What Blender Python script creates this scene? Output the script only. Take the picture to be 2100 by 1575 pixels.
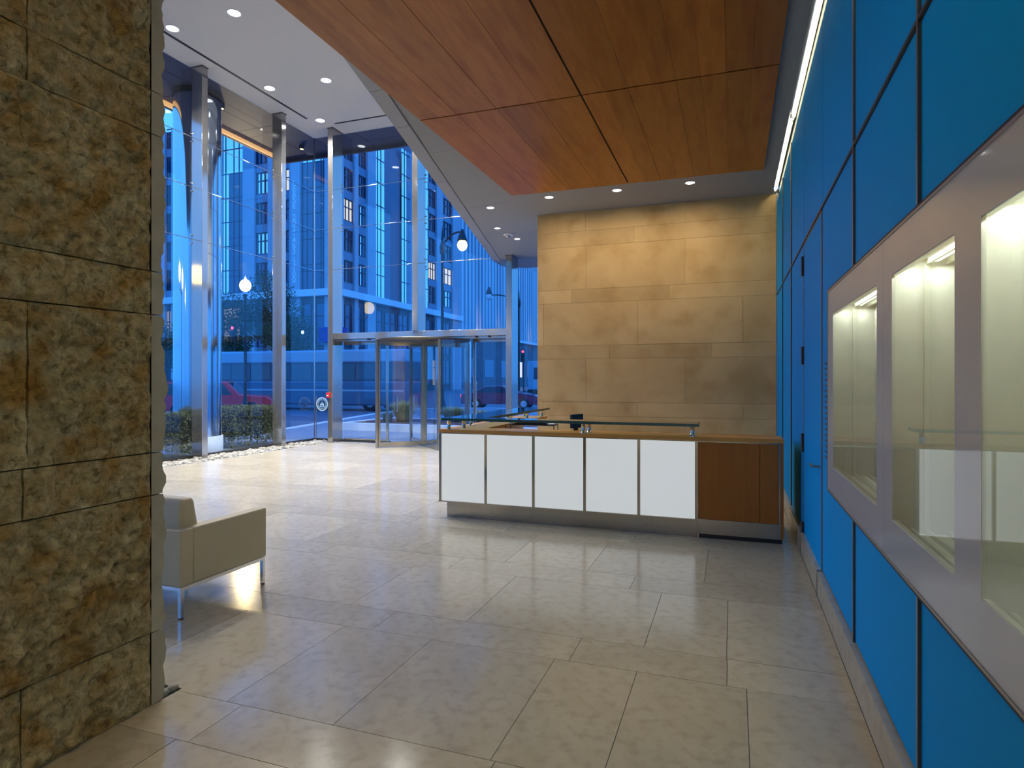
import bpy, bmesh, math, random
from mathutils import Vector, Matrix, noise

for o in list(bpy.data.objects):
    bpy.data.objects.remove(o, do_unlink=True)
SC = bpy.context.scene
C = SC.collection
H = 1.65                       # eye height in metres; plan distances below are multiples of it
PI = math.pi
RND = random.Random(11)

# ------------------------------------------------------------------ camera
FPX = 1270.0
cam_d = bpy.data.cameras.new('camera')
cam_d.sensor_width = 36.0
cam_d.lens = 36.0 * FPX / 2100.0
cam_d.shift_y = -10.5 / 2100.0
cam_d.clip_start = 0.05
cam_d.clip_end = 1000
cam = bpy.data.objects.new('camera', cam_d)
C.objects.link(cam)
cam.location = (0, 0, H)
cam.rotation_euler = (PI / 2, 0, math.radians(19.67))
SC.camera = cam

# ------------------------------------------------------------------ sky at dusk
world = bpy.data.worlds.new('dusk_sky')
SC.world = world
world.use_nodes = True
wn = world.node_tree
wn.nodes.clear()
w_out = wn.nodes.new('ShaderNodeOutputWorld')
w_bg = wn.nodes.new('ShaderNodeBackground')
w_tc = wn.nodes.new('ShaderNodeTexCoord')
w_sx = wn.nodes.new('ShaderNodeSeparateXYZ')
w_rp = wn.nodes.new('ShaderNodeValToRGB')
w_rp.color_ramp.elements[0].position = 0.0
w_rp.color_ramp.elements[0].color = (0.045, 0.27, 0.85, 1)
w_rp.color_ramp.elements[1].position = 0.75
w_rp.color_ramp.elements[1].color = (0.03, 0.22, 0.92, 1)
e = w_rp.color_ramp.elements.new(0.25)
e.color = (0.075, 0.38, 1.0, 1)
wn.links.new(w_tc.outputs['Generated'], w_sx.inputs[0])
wn.links.new(w_sx.outputs['Z'], w_rp.inputs[0])
wn.links.new(w_rp.outputs[0], w_bg.inputs[0])
w_bg.inputs[1].default_value = 2.15
wn.links.new(w_bg.outputs[0], w_out.inputs[0])

# ------------------------------------------------------------------ exposure
vs = SC.view_settings
vs.view_transform = 'Standard'
vs.look = 'None'
vs.exposure = 0.0
vs.gamma = 1.0
vs.use_curve_mapping = False
# lamp powers (watts) used by the fittings built further down
P_HIGH = 90.0        # downlights in the tall entrance ceiling
P_WASH = 8.5         # downlights in front of the stone wall
P_SOFF = 9.0         # other downlights in the low soffit, seen and added
P_WOOD = 5.0          # unseen downlights added in the timber ceiling
K_COOL = (1.0, 0.98, 0.95)
K_WARM = (1.0, 0.80, 0.50)


# ================================================================== helpers
def link(o, parent=None):
    C.objects.link(o)
    if parent is not None:
        o.parent = parent
        if any(abs(v) > 1e-9 for v in parent.location):
            o.matrix_parent_inverse = Matrix.Translation(-wpos(parent))
    return o


def wpos(o):
    return Vector(o.get('_base', (0, 0, 0))) if o.get('_base') is not None else o.location.copy()


def tag(o, label=None, cat=None, group=None, kind=None):
    if label: o['label'] = label
    if cat: o['category'] = cat
    if group: o['group'] = group
    if kind: o['kind'] = kind
    return o


def thing(name, label, cat, loc=(0, 0, 0), group=None):
    o = bpy.data.objects.new(name, None)
    o.empty_display_size = 0.1
    C.objects.link(o)
    o.location = loc
    return tag(o, label, cat, group)


class MB:
    """collects shapes (metres, world axes) and links them as one mesh object"""
    def __init__(s):
        s.v = []; s.f = []; s.sm = []

    def add(s, vs, fs, smooth=False):
        b = len(s.v)
        s.v += [tuple(p) for p in vs]
        s.f += [tuple(i + b for i in f) for f in fs]
        s.sm += [smooth] * len(fs)
        return s

    def box(s, x0, x1, y0, y1, z0, z1):
        v = [(x0, y0, z0), (x1, y0, z0), (x1, y1, z0), (x0, y1, z0), (x0, y0, z1), (x1, y0, z1), (x1, y1, z1), (x0, y1, z1)]
        return s.add(v, [(0, 3, 2, 1), (4, 5, 6, 7), (0, 1, 5, 4), (1, 2, 6, 5), (2, 3, 7, 6), (3, 0, 4, 7)])

    def bar(s, p0, p1, w, d, up=(0, 0, 1)):
        p0 = Vector(p0); p1 = Vector(p1); a = (p1 - p0).normalized(); u = Vector(up)
        if abs(a.dot(u)) > .99: u = Vector((0, 1, 0))
        r = a.cross(u).normalized() * (w / 2); q = r.cross(a).normalized() * (d / 2)
        v = [p + i * r + j * q for p in (p0, p1) for i, j in ((-1, -1), (1, -1), (1, 1), (-1, 1))]
        return s.add(v, [(0, 1, 2, 3), (7, 6, 5, 4), (0, 4, 5, 1), (1, 5, 6, 2), (2, 6, 7, 3), (3, 7, 4, 0)])

    def tube(s, pts, r, n=10, cap=True):
        pts = [Vector(p) for p in pts]
        rs = r if isinstance(r, (list, tuple)) else [r] * len(pts)
        ring = []; prev = None
        for i, p in enumerate(pts):
            a = (pts[min(i + 1, len(pts) - 1)] - pts[max(i - 1, 0)]).normalized()
            u = Vector((0, 0, 1)) if abs(a.z) < .95 else Vector((1, 0, 0))
            if prev is not None: u = prev
            x = (u - a * u.dot(a)).normalized(); y = a.cross(x); prev = x
            ring.append([p + (x * math.cos(2 * PI * k / n) + y * math.sin(2 * PI * k / n)) * rs[i] for k in range(n)])
        v = [q for rg in ring for q in rg]; fs = []
        for i in range(len(pts) - 1):
            for k in range(n):
                fs.append((i * n + k, i * n + (k + 1) % n, (i + 1) * n + (k + 1) % n, (i + 1) * n + k))
        s.add(v, fs, True)
        if cap:
            s.add(ring[0], [tuple(range(n))[::-1]]); s.add(ring[-1], [tuple(range(n))])
        return s

    def lathe(s, c, prof, n=24):
        """prof: (radius, z) pairs around the vertical axis through c"""
        cx, cy, cz = c; v = []; fs = []
        for r, z in prof:
            for k in range(n):
                a = 2 * PI * k / n
                v.append((cx + r * math.cos(a), cy + r * math.sin(a), cz + z))
        for i in range(len(prof) - 1):
            for k in range(n):
                fs.append((i * n + k, i * n + (k + 1) % n, (i + 1) * n + (k + 1) % n, (i + 1) * n + k))
        s.add(v, fs, True)
        return s

    def prism(s, poly, z0, z1):
        n = len(poly)
        v = [(x, y, z0) for x, y in poly] + [(x, y, z1) for x, y in poly]
        fs = [tuple(range(n))[::-1], tuple(range(n, 2 * n))] + [(i, (i + 1) % n, n + (i + 1) % n, n + i) for i in range(n)]
        return s.add(v, fs)

    def sidepoly(s, prof, y0, y1):
        """prof in (x, z), extruded along y"""
        n = len(prof)
        v = [(x, y0, z) for x, z in prof] + [(x, y1, z) for x, z in prof]
        fs = [tuple(range(n)), tuple(range(n, 2 * n))[::-1]] + [(n + i, n + (i + 1) % n, (i + 1) % n, i) for i in range(n)]
        return s.add(v, fs)

    def ball(s, c, r, seg=12, rings=8, sz=(1, 1, 1)):
        v = []; fs = []
        for i in range(rings + 1):
            t = PI * i / rings
            for k in range(seg):
                a = 2 * PI * k / seg
                v.append((c[0] + r * sz[0] * math.sin(t) * math.cos(a), c[1] + r * sz[1] * math.sin(t) * math.sin(a), c[2] + r * sz[2] * math.cos(t)))
        for i in range(rings):
            for k in range(seg):
                fs.append((i * seg + k, (i + 1) * seg + k, (i + 1) * seg + (k + 1) % seg, i * seg + (k + 1) % seg))
        return s.add(v, fs, True)

    def rbox(s, x0, x1, y0, y1, z0, z1, r, seg=3):
        bm = bmesh.new()
        bmesh.ops.create_cube(bm, size=1)
        for q in bm.verts:
            q.co = Vector(((x0 + x1) / 2 + q.co.x * (x1 - x0), (y0 + y1) / 2 + q.co.y * (y1 - y0), (z0 + z1) / 2 + q.co.z * (z1 - z0)))
        bmesh.ops.bevel(bm, geom=list(bm.edges), offset=r, segments=seg, profile=.5, affect='EDGES')
        bm.verts.ensure_lookup_table(); bm.verts.index_update()
        bm.normal_update()
        b0 = len(s.v)
        s.v += [tuple(q.co) for q in bm.verts]
        for f in bm.faces:
            s.f.append(tuple(q.index + b0 for q in f.verts))
            s.sm.append(max(abs(c) for c in f.normal) < .999)
        bm.free()
        return s

    def mesh(s, name):
        me = bpy.data.meshes.new(name)
        me.from_pydata(s.v, [], s.f)
        me.polygons.foreach_set('use_smooth', s.sm)
        me.update()
        return me

    def build(s, name, mat, parent=None, auto=False):
        me = s.mesh(name)
        me.materials.append(mat)
        o = bpy.data.objects.new(name, me)
        link(o, parent)
        return o


def bx(name, mat, parent, *a):
    return MB().box(*a).build(name, mat, parent)


# px (photo column) -> direction ratio X/Y in plan, used to lay the street out at its real distances
def ratio(u):
    a = (u - 1050.0) / FPX
    return (-.3366 + .9417 * a) / (.9417 + .3366 * a)


# ------------------------------------------------------------------ materials
def mat(name, col=(.5, .5, .5), rough=.5, metal=0.0, spec=.5, emit=None, es=0.0, coat=0.0):
    m = bpy.data.materials.new(name)
    m.use_nodes = True
    b = m.node_tree.nodes['Principled BSDF']
    b.inputs['Base Color'].default_value = (*col, 1)
    b.inputs['Roughness'].default_value = rough
    b.inputs['Metallic'].default_value = metal
    b.inputs['Specular IOR Level'].default_value = spec
    b.inputs['Coat Weight'].default_value = coat
    b.inputs['Coat Roughness'].default_value = .03
    if emit:
        b.inputs['Emission Color'].default_value = (*emit, 1)
        b.inputs['Emission Strength'].default_value = es
    return m


def noisy(name, c1, c2, scale=4.0, rough=.6, bump=0.0, bscale=None, stretch=(1, 1, 1), spec=.4, rnd=0.0, detail=6.0,
          c3=None, s3=1.0, metal=0.0, rvar=0.0, bdist=.01, distort=0.0):
    """two-tone procedural surface; rnd gives each object its own slight tone"""
    m = bpy.data.materials.new(name)
    m.use_nodes = True
    nt = m.node_tree; N = nt.nodes; L = nt.links
    b = N['Principled BSDF']
    tc = N.new('ShaderNodeTexCoord'); mp = N.new('ShaderNodeMapping')
    L.new(tc.outputs['Object'], mp.inputs[0])
    mp.inputs['Scale'].default_value = stretch
    n1 = N.new('ShaderNodeTexNoise')
    n1.inputs['Scale'].default_value = scale; n1.inputs['Detail'].default_value = detail
    n1.inputs['Roughness'].default_value = .6; n1.inputs['Distortion'].default_value = distort
    L.new(mp.outputs[0], n1.inputs['Vector'])
    r = N.new('ShaderNodeValToRGB')
    r.color_ramp.elements[0].position = .3; r.color_ramp.elements[0].color = (*c1, 1)
    r.color_ramp.elements[1].position = .7; r.color_ramp.elements[1].color = (*c2, 1)
    L.new(n1.outputs['Fac'], r.inputs[0])
    last = r.outputs[0]
    if c3:
        n3 = N.new('ShaderNodeTexNoise'); n3.inputs['Scale'].default_value = s3; n3.inputs['Detail'].default_value = 4
        L.new(mp.outputs[0], n3.inputs['Vector'])
        r3 = N.new('ShaderNodeValToRGB')
        r3.color_ramp.elements[0].position = .48; r3.color_ramp.elements[0].color = (0, 0, 0, 1)
        r3.color_ramp.elements[1].position = .68; r3.color_ramp.elements[1].color = (1, 1, 1, 1)
        L.new(n3.outputs['Fac'], r3.inputs[0])
        mx = N.new('ShaderNodeMix'); mx.data_type = 'RGBA'
        L.new(r3.outputs[0], mx.inputs[0]); L.new(last, mx.inputs[6]); mx.inputs[7].default_value = (*c3, 1)
        last = mx.outputs[2]
    if rnd:
        oi = N.new('ShaderNodeObjectInfo'); hs = N.new('ShaderNodeHueSaturation')
        mr = N.new('ShaderNodeMapRange'); mr.inputs[3].default_value = 1 - rnd; mr.inputs[4].default_value = 1 + rnd
        L.new(oi.outputs['Random'], mr.inputs[0]); L.new(mr.outputs[0], hs.inputs['Value'])
        L.new(last, hs.inputs['Color']); last = hs.outputs[0]
    L.new(last, b.inputs['Base Color'])
    b.inputs['Roughness'].default_value = rough
    b.inputs['Metallic'].default_value = metal
    b.inputs['Specular IOR Level'].default_value = spec
    if rvar:
        m2 = N.new('ShaderNodeMapRange'); m2.inputs[3].default_value = rough - rvar; m2.inputs[4].default_value = rough + rvar
        L.new(n1.outputs['Fac'], m2.inputs[0]); L.new(m2.outputs[0], b.inputs['Roughness'])
    if bump:
        n2 = N.new('ShaderNodeTexNoise'); n2.inputs['Scale'].default_value = bscale or scale * 4; n2.inputs['Detail'].default_value = 8
        L.new(mp.outputs[0], n2.inputs['Vector'])
        bp = N.new('ShaderNodeBump'); bp.inputs['Strength'].default_value = bump; bp.inputs['Distance'].default_value = bdist
        L.new(n2.outputs['Fac'], bp.inputs['Height']); L.new(bp.outputs[0], b.inputs['Normal'])
    return m


def glassm(name, tint=(1, 1, 1), k=1.0, refl=(1, 1, 1), rough=0.0, base=0.0):
    m = bpy.data.materials.new(name)
    m.use_nodes = True
    nt = m.node_tree; N = nt.nodes; L = nt.links
    N.clear()
    out = N.new('ShaderNodeOutputMaterial'); mx = N.new('ShaderNodeMixShader')
    t = N.new('ShaderNodeBsdfTransparent'); g = N.new('ShaderNodeBsdfGlossy')
    t.inputs[0].default_value = (*tint, 1); g.inputs[0].default_value = (*refl, 1); g.inputs['Roughness'].default_value = rough
    lw = N.new('ShaderNodeLayerWeight'); lw.inputs[0].default_value = .5      # facing = 1 - |cos|, the same from both sides
    pw = N.new('ShaderNodeMath'); pw.operation = 'POWER'; pw.inputs[1].default_value = 5.0
    fr = N.new('ShaderNodeMath'); fr.operation = 'MULTIPLY_ADD'; fr.inputs[1].default_value = .96; fr.inputs[2].default_value = .04
    L.new(lw.outputs['Facing'], pw.inputs[0]); L.new(pw.outputs[0], fr.inputs[0])
    mu = N.new('ShaderNodeMath'); mu.operation = 'MULTIPLY_ADD'; mu.inputs[1].default_value = k; mu.inputs[2].default_value = base
    mu.use_clamp = True
    L.new(fr.outputs[0], mu.inputs[0]); L.new(mu.outputs[0], mx.inputs[0])
    L.new(t.outputs[0], mx.inputs[1]); L.new(g.outputs[0], mx.inputs[2]); L.new(mx.outputs[0], out.inputs[0])
    return m


M = {}
M['floor'] = noisy('limestone_floor', (.465, .405, .295), (.525, .465, .35), scale=2.6, rough=.15, rnd=.10, detail=10, c3=(.43, .37, .265), s3=13, spec=.45, rvar=.05, bump=.02, bscale=30)
M['grout'] = mat('grout', (.33, .29, .225), .8)
M['stonewall'] = noisy('honed_stone', (.56, .37, .155), (.66, .46, .215), scale=1.6, rough=.55, rnd=.10, detail=8, c3=(.50, .315, .12), s3=2.2, bump=.05, bscale=40)
M['pier'] = noisy('split_faced_stone', (.56, .43, .19), (.92, .80, .52), scale=9.0, rough=.85, bump=1.0, bscale=38, detail=10, rnd=.08, c3=(.60, .36, .10), s3=5.5, bdist=.03, distort=.8)
def split_stone():
    m = M['pier']; nt = m.node_tree; N = nt.nodes; L = nt.links
    mp = [n for n in N if n.type == 'MAPPING'][0]
    b = N['Principled BSDF']
    src = b.inputs['Base Color'].links[0].from_socket
    nz = N.new('ShaderNodeTexNoise'); nz.inputs['Scale'].default_value = 24; nz.inputs['Detail'].default_value = 12; nz.inputs['Roughness'].default_value = .72
    nz.inputs['Distortion'].default_value = .5
    L.new(mp.outputs[0], nz.inputs['Vector'])
    r = N.new('ShaderNodeValToRGB')
    r.color_ramp.elements[0].position = .36; r.color_ramp.elements[0].color = (.34, .27, .16, 1)
    r.color_ramp.elements[1].position = .66; r.color_ramp.elements[1].color = (1.25, 1.22, 1.12, 1)
    e2 = r.color_ramp.elements.new(.48); e2.color = (.86, .80, .66, 1)
    L.new(nz.outputs['Fac'], r.inputs[0])
    mx = N.new('ShaderNodeMix'); mx.data_type = 'RGBA'; mx.blend_type = 'MULTIPLY'; mx.inputs[0].default_value = .9
    L.new(src, mx.inputs[6]); L.new(r.outputs[0], mx.inputs[7]); L.new(mx.outputs[2], b.inputs['Base Color'])
    bp = [n for n in N if n.type == 'BUMP'][0]
    L.new(nz.outputs['Fac'], bp.inputs['Height'])
split_stone()
M['pier_cut'] = noisy('sawn_stone_edge', (.42, .38, .27), (.52, .47, .35), scale=9, rough=.8, bump=.25, bscale=40, rnd=.06)
M['stonejoint'] = mat('pale_mortar', (.66, .49, .26), .8)
M['joint'] = mat('dark_joint', (.07, .055, .035), .9)
M['blue'] = noisy('blue_glass_panel', (.0, .33, .68), (.0, .345, .70), scale=.4, rough=.6, spec=.07, rnd=.03)
M['steel'] = noisy('brushed_steel', (.40, .38, .35), (.45, .43, .40), scale=60, rough=.11, stretch=(1, 1, .02), metal=.8, spec=.5, rvar=.03)
M['bronze'] = mat('bronze_trim', (.42, .38, .33), .35, 1.0)
M['mullion'] = mat('dark_bronze_mullion', (.11, .095, .08), .45, .5)
M['dark'] = mat('dark_channel', (.02, .02, .022), .6)
M['darkmetal'] = mat('dark_metal', (.10, .09, .08), .35, .8)
M['plaster'] = mat('white_plaster', (.54, .52, .485), .75)
M['soffit'] = mat('grey_soffit', (.26, .26, .28), .7)
M['soffit_trim'] = mat('soffit_edge_metal', (.27, .27, .285), .5)
M['woodceil'] = noisy('cherry_veneer', (.33, .108, .015), (.41, .145, .024), scale=2.6, rough=.38, stretch=(7, 1, 1), rnd=.16, detail=7, c3=(.30, .085, .012), s3=1.4, spec=.2, distort=.6)
M['wood'] = noisy('maple_veneer', (.40, .125, .015), (.47, .155, .02), scale=3, rough=.4, stretch=(6, 6, .5), rnd=.05, detail=6)
M['woodtop'] = noisy('maple_top', (.60, .27, .055), (.68, .32, .075), scale=3, rough=.35, stretch=(.6, 8, 8), detail=6)
M['lightpanel'] = mat('backlit_glass', (.55, .58, .58), .12, emit=(.97, 1.0, .965), es=.46)
M['edgegreen'] = mat('green_glass_edge', (.03, .10, .085), .08, spec=.6)
M['shelfglass'] = glassm('shelf_glass', (.72, .88, .82), 1.3)
M['glass'] = glassm('facade_glass', (.93, .97, 1.0), 1.0)
M['doorglass'] = glassm('door_glass', (.95, .98, 1.0), .9)
M['caseglass'] = glassm('case_glass', (.95, .97, .95), .8)
M['casefront'] = mat('grey_painted_glass', (.60, .60, .56), .05, spec=.40)
M['caseback'] = noisy('case_lining', (.62, .63, .565), (.65, .66, .59), scale=3, rough=.7)
M['caserail'] = mat('case_rail', (.72, .73, .64), .3, .4)
M['led'] = mat('led_strip', (1, 1, 1), .5, emit=(.95, 1.0, .80), es=3.5)
M['tube'] = mat('fluorescent_tube', (1, 1, 1), .5, emit=(1.0, .95, .62), es=16)
M['lens'] = mat('lamp_lens', (1, 1, 1), .5, emit=(1, .97, .92), es=9)
M['whitetrim'] = mat('white_trim', (.75, .75, .75), .4)
M['leather'] = noisy('taupe_leather', (.60, .51, .33), (.63, .54, .35), scale=30, rough=.5, bump=.05, bscale=180)
M['chrome'] = mat('chrome', (.75, .75, .75), .08, 1.0)
M['black'] = mat('black_plastic', (.015, .015, .017), .35)
M['paper'] = mat('paper', (.75, .75, .72), .7)
M['pebble'] = noisy('river_pebble', (.27, .25, .20), (.42, .40, .34), scale=9, rough=.6, rnd=.28)
M['pebblebed'] = mat('pebble_bed', (.06, .05, .04), .9)
M['red'] = mat('red_plastic', (.55, .03, .03), .35)
M['etched'] = mat('etched_glass', (.55, .75, .80), .25, emit=None)
M['textblue'] = mat('dark_blue_lettering', (.0, .11, .25), .5)
# outdoors
M['pave'] = noisy('granite_paving', (.20, .24, .29), (.27, .31, .36), scale=3, rough=.5, spec=.4)
M['road'] = noisy('wet_asphalt', (.13, .15, .19), (.19, .21, .25), scale=1.2, rough=.35)
M['kerb'] = mat('pale_granite', (.75, .75, .76), .6)
M['canopy'] = mat('canopy_metal', (.06, .058, .07), .5, .2)
M['bstone'] = noisy('facade_stone', (.36, .40, .46), (.42, .46, .52), scale=.6, rough=.6)
M['bspan'] = mat('metal_spandrel', (.16, .22, .31), .45)
M['bdark'] = mat('facade_spandrel', (.11, .15, .22), .5)
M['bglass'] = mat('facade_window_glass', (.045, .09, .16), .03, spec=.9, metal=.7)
M['bglassbright'] = mat('sky_reflecting_glass', (.75, .85, .95), .04, spec=.8, metal=1.0)  # pale mirror copy of the pane glass; bright sky reflection put into its colour
M['bframe'] = mat('window_frame', (.03, .05, .09), .5)
M['brick'] = noisy('podium_granite', (.07, .085, .12), (.12, .13, .17), scale=1.5, rough=.6)
M['fin'] = mat('pale_fin', (.58, .60, .64), .5)
M['litwin'] = mat('lit_window', (.2, .2, .2), .3, emit=(1, .85, .6), es=.9)
M['shoplit'] = mat('lit_shop_window', (.1, .1, .1), .3, emit=(1, .75, .45), es=.28)
M['leaf'] = noisy('leaves', (.03, .06, .03), (.08, .12, .05), scale=3, rough=.6)
M['hedge'] = noisy('box_leaves', (.11, .125, .03), (.23, .22, .075), scale=6, rough=.6)
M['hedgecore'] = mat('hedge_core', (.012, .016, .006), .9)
M['grassblade'] = noisy('dry_grass', (.30, .30, .10), (.50, .45, .20), scale=4, rough=.7)
M['bark'] = mat('bark', (.05, .04, .035), .9)
M['iron'] = mat('black_iron', (.015, .017, .02), .5)
M['globe'] = mat('lit_globe', (1, 1, 1), .4, emit=(1.0, .70, .20), es=9)
M['redpaint'] = mat('red_car_paint', (.38, .012, .03), .2, coat=.6)
M['maroon'] = mat('maroon_car_paint', (.20, .015, .05), .2, coat=.6)
M['carglass'] = mat('car_glass', (.02, .03, .05), .04, spec=.9)
M['tyre'] = mat('tyre', (.012, .012, .014), .8)
M['busblue'] = mat('bus_paint', (.045, .11, .19), .3)
M['buspale'] = mat('bus_roof_paint', (.20, .36, .46), .3)
M['taillight'] = mat('tail_light', (.6, .02, .02), .3, emit=(1, .05, .05), es=1.5)
M['headlight'] = mat('head_light', (1, 1, 1), .3, emit=(.9, .95, 1), es=2)
M['sigred'] = mat('red_signal', (.5, .02, .02), .4, emit=(1, .05, .12), es=4)
M['siggreen'] = mat('green_signal', (.3, .9, .8), .4, emit=(.35, 1, .85), es=5)
M['sign'] = mat('white_lettering', (.85, .88, .92), .6)
M['mulch'] = mat('mulch', (.12, .05, .03), .9)
M['warmstrip'] = mat('warm_canopy_lamp', (.5, .3, .15), .5, emit=(1.0, .50, .16), es=.9)
M['awning'] = mat('blue_awning', (.01, .03, .30), .6)

# ================================================================== main dimensions (metres)
XW = .385 * H          # blue wall face
XB = .364 * H          # face of the stone skirting under it
YB = 6.335 * H         # stone end wall
XE = -1.975 * H        # its left end
YG = 8.475 * H         # front glass
XG = -6.47 * H         # left glass
ZS = 2.748 * H         # low soffit
ZC = 4.946 * H         # tall entrance ceiling
YR = -4.0 * H          # rear of the room, behind the camera

# ================================================================== floor
floor = bx('floor', M['grout'], None, -6.0 * H, XB, YR, YG + .1, -.25, -.014)
tag(floor, 'polished beige limestone floor of large slabs', None, None, 'structure')
rows = []
y = -.15
rr = [(1.51, 2.135, [-1.48, -1.09, -.60, -.31, .04]), (2.34, 2.965, [-1.60, -1.036, -.314, -.023]), (2.135, 2.34, [-1.36, -.55, -.02])]
edges = []
yy = 1.51 - .83 * 6
tiles = []
k = 0
while yy < 8.28:
    for hgt in (.625, .205):
        y0 = yy; y1 = min(yy + hgt, 8.30); yy += hgt
        if y0 >= 8.28: break
        xr = .364 if y1 < 6.35 else (-1.975 if y0 > 6.2 else .364)
        if y0 < -2.2: continue
        cuts = None
        for a, b_, cc in rr:
            if abs(a - y0) < .02: cuts = cc
        xs = [xr]
        if cuts:
            xs += sorted(cuts, reverse=True)
        x = xs[-1]
        rs = random.Random(int(y0 * 100) + 5)
        while x > -6.0:
            x -= rs.choice((.46, .58, .72, .50, .64)) if hgt > .3 else rs.choice((.7, .83, .95))
            xs.append(max(x, -6.0))
        if xs[-2] - xs[-1] < .1: xs.pop(-2)
        for i in range(len(xs) - 1):
            tiles.append((xs[i + 1], xs[i], y0, y1))
g = .0017
for (x0, x1, y0, y1) in tiles:
    cx, cy = (x0 + x1) / 2 * H, (y0 + y1) / 2 * H
    w, d = (x1 - x0) / 2 * H - g, (y1 - y0) / 2 * H - g
    zt_ = RND.uniform(-.0004, .0004)
    mb_ = MB()
    # the pebble recess at the foot of the stone pier is cut out of the slabs it crosses
    ra, rb, rc0, rd0 = -2.35 * H - cx, -1.678 * H - cx, 1.45 * H - cy, 1.526 * H - cy
    if ra < w and rb > -w and rc0 < d and rd0 > -d:
        a_, b2, c2, d2 = max(ra, -w), min(rb, w), max(rc0, -d), min(rd0, d)
        for q in ((-w, a_, -d, d), (b2, w, -d, d), (a_, b2, -d, c2), (a_, b2, d2, d)):
            if q[1] - q[0] > .004 and q[3] - q[2] > .004: mb_.box(*q, -.02, zt_)
    else:
        mb_.box(-w, w, -d, d, -.02, zt_)
    if not mb_.v: continue
    me = mb_.mesh('floor_tile')
    me.materials.append(M['floor'])
    o = bpy.data.objects.new('floor_tile', me)
    o.location = (cx, cy, 0)
    C.objects.link(o); o.parent = floor

# pebble bed along the left glass
bed = bx('floor', M['pebblebed'], None, XG + .03, -6.0 * H - .004, YR, YG - .05, -.25, -.03)
tag(bed, 'dark bed of the pebble strip along the left glass wall', None, None, 'structure')

# ================================================================== right wall of blue panels
CASE_Y1 = 2.922 * H; CASE_Y0 = .40 * H
CZ0, CZ1 = .538 * H, 1.366 * H
wr_ = MB()
wr_.box(XW + .03, XW + .12, YR, CASE_Y0, 0, ZS + .10); wr_.box(XW + .03, XW + .12, CASE_Y1, YB + .3, 0, ZS + .10)
wr_.box(XW + .03, XW + .12, CASE_Y0, CASE_Y1, 0, CZ0); wr_.box(XW + .03, XW + .12, CASE_Y0, CASE_Y1, CZ1, ZS + .10)
wall_r = wr_.build('wall_right', M['dark'], None)
tag(wall_r, 'wall of tall blue panels with dark joints', None, None, 'structure')
ZM = 1.785 * H          # horizontal joint
ZT = 2.650 * H          # top of panels
ZP0 = .118 * H
PITCH = .79
js = [6.335]
jl = [5.541, 4.731, 3.939, 3.15, 2.343, 1.57, .78, -.01, -.80, -1.59, -2.38]
js += jl
gp = .006
for i in range(len(js) - 1):
    y1 = js[i] * H - gp; y0 = js[i + 1] * H + gp
    # upper panel
    bx('wall_panel', M['blue'], wall_r, XW, XW + .028, y0, y1, ZM + .013, ZT)
    if i == 3:
        continue                                  # the door fills this bay
    lo, hi = ZP0 + .006, ZM - .013
    if y0 >= CASE_Y1 - .01 or y1 <= CASE_Y0:
        bx('wall_panel', M['blue'], wall_r, XW, XW + .028, y0, y1, lo, hi)
    else:
        if y1 > CASE_Y1 + .02:
            bx('wall_panel', M['blue'], wall_r, XW, XW + .028, CASE_Y1 + .024, y1, lo, hi)
            yt = CASE_Y1 + .024
        else:
            yt = y1
        yb = max(y0, CASE_Y0)
        bx('wall_panel', M['blue'], wall_r, XW, XW + .028, y0, yt, lo, CZ0 - .024)
        bx('wall_panel', M['blue'], wall_r, XW, XW + .028, y0, yt, CZ1 + .024, hi)
# projecting dark mullions with a lighter front edge at every joint
PJ = .011
for jy in jl:
    if jy in (3.939, 3.15):
        continue
    yv = jy * H
    seg = [(ZP0, ZM), (ZM, ZT)]
    if CASE_Y0 < yv < CASE_Y1:
        seg = [(ZP0, CZ0 - .024), (CZ1 + .024, ZM), (ZM, ZT)]
    for z0, z1 in seg:
        mo_ = bx('mullion', M['mullion'], wall_r, XW - PJ, XW + .03, yv - .005, yv + .005, z0, z1)
        bx('mullion_cap', M['bronze'], mo_, XW - PJ - .003, XW - PJ, yv - .006, yv + .006, z0, z1)
mo_ = bx('mullion', M['mullion'], wall_r, XW - .012, XW + .03, YR, YB - .1, ZM - .007, ZM + .007)
# skirting
bb = bx('baseboard_right', M['floor'], None, XB, XW + .03, YR, 3.92 * H, .004, ZP0 - .004)
tag(bb, 'low limestone skirting along the blue wall', None, None, 'structure')
bb2 = bx('baseboard_right', M['floor'], None, XB, XW + .03, 3.96 * H, YB, .004, ZP0 - .004)
tag(bb2, 'low limestone skirting along the blue wall behind the desk', None, None, 'structure')
# narrow grey return where blue wall meets stone wall
tr = bx('trim_1', M['soffit'], None, XW - .012, XW + .01, YB - .10, YB - .002, ZP0, ZS - .02)
tag(tr, 'narrow grey corner strip between stone wall and blue wall', None, None, 'structure')

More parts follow.
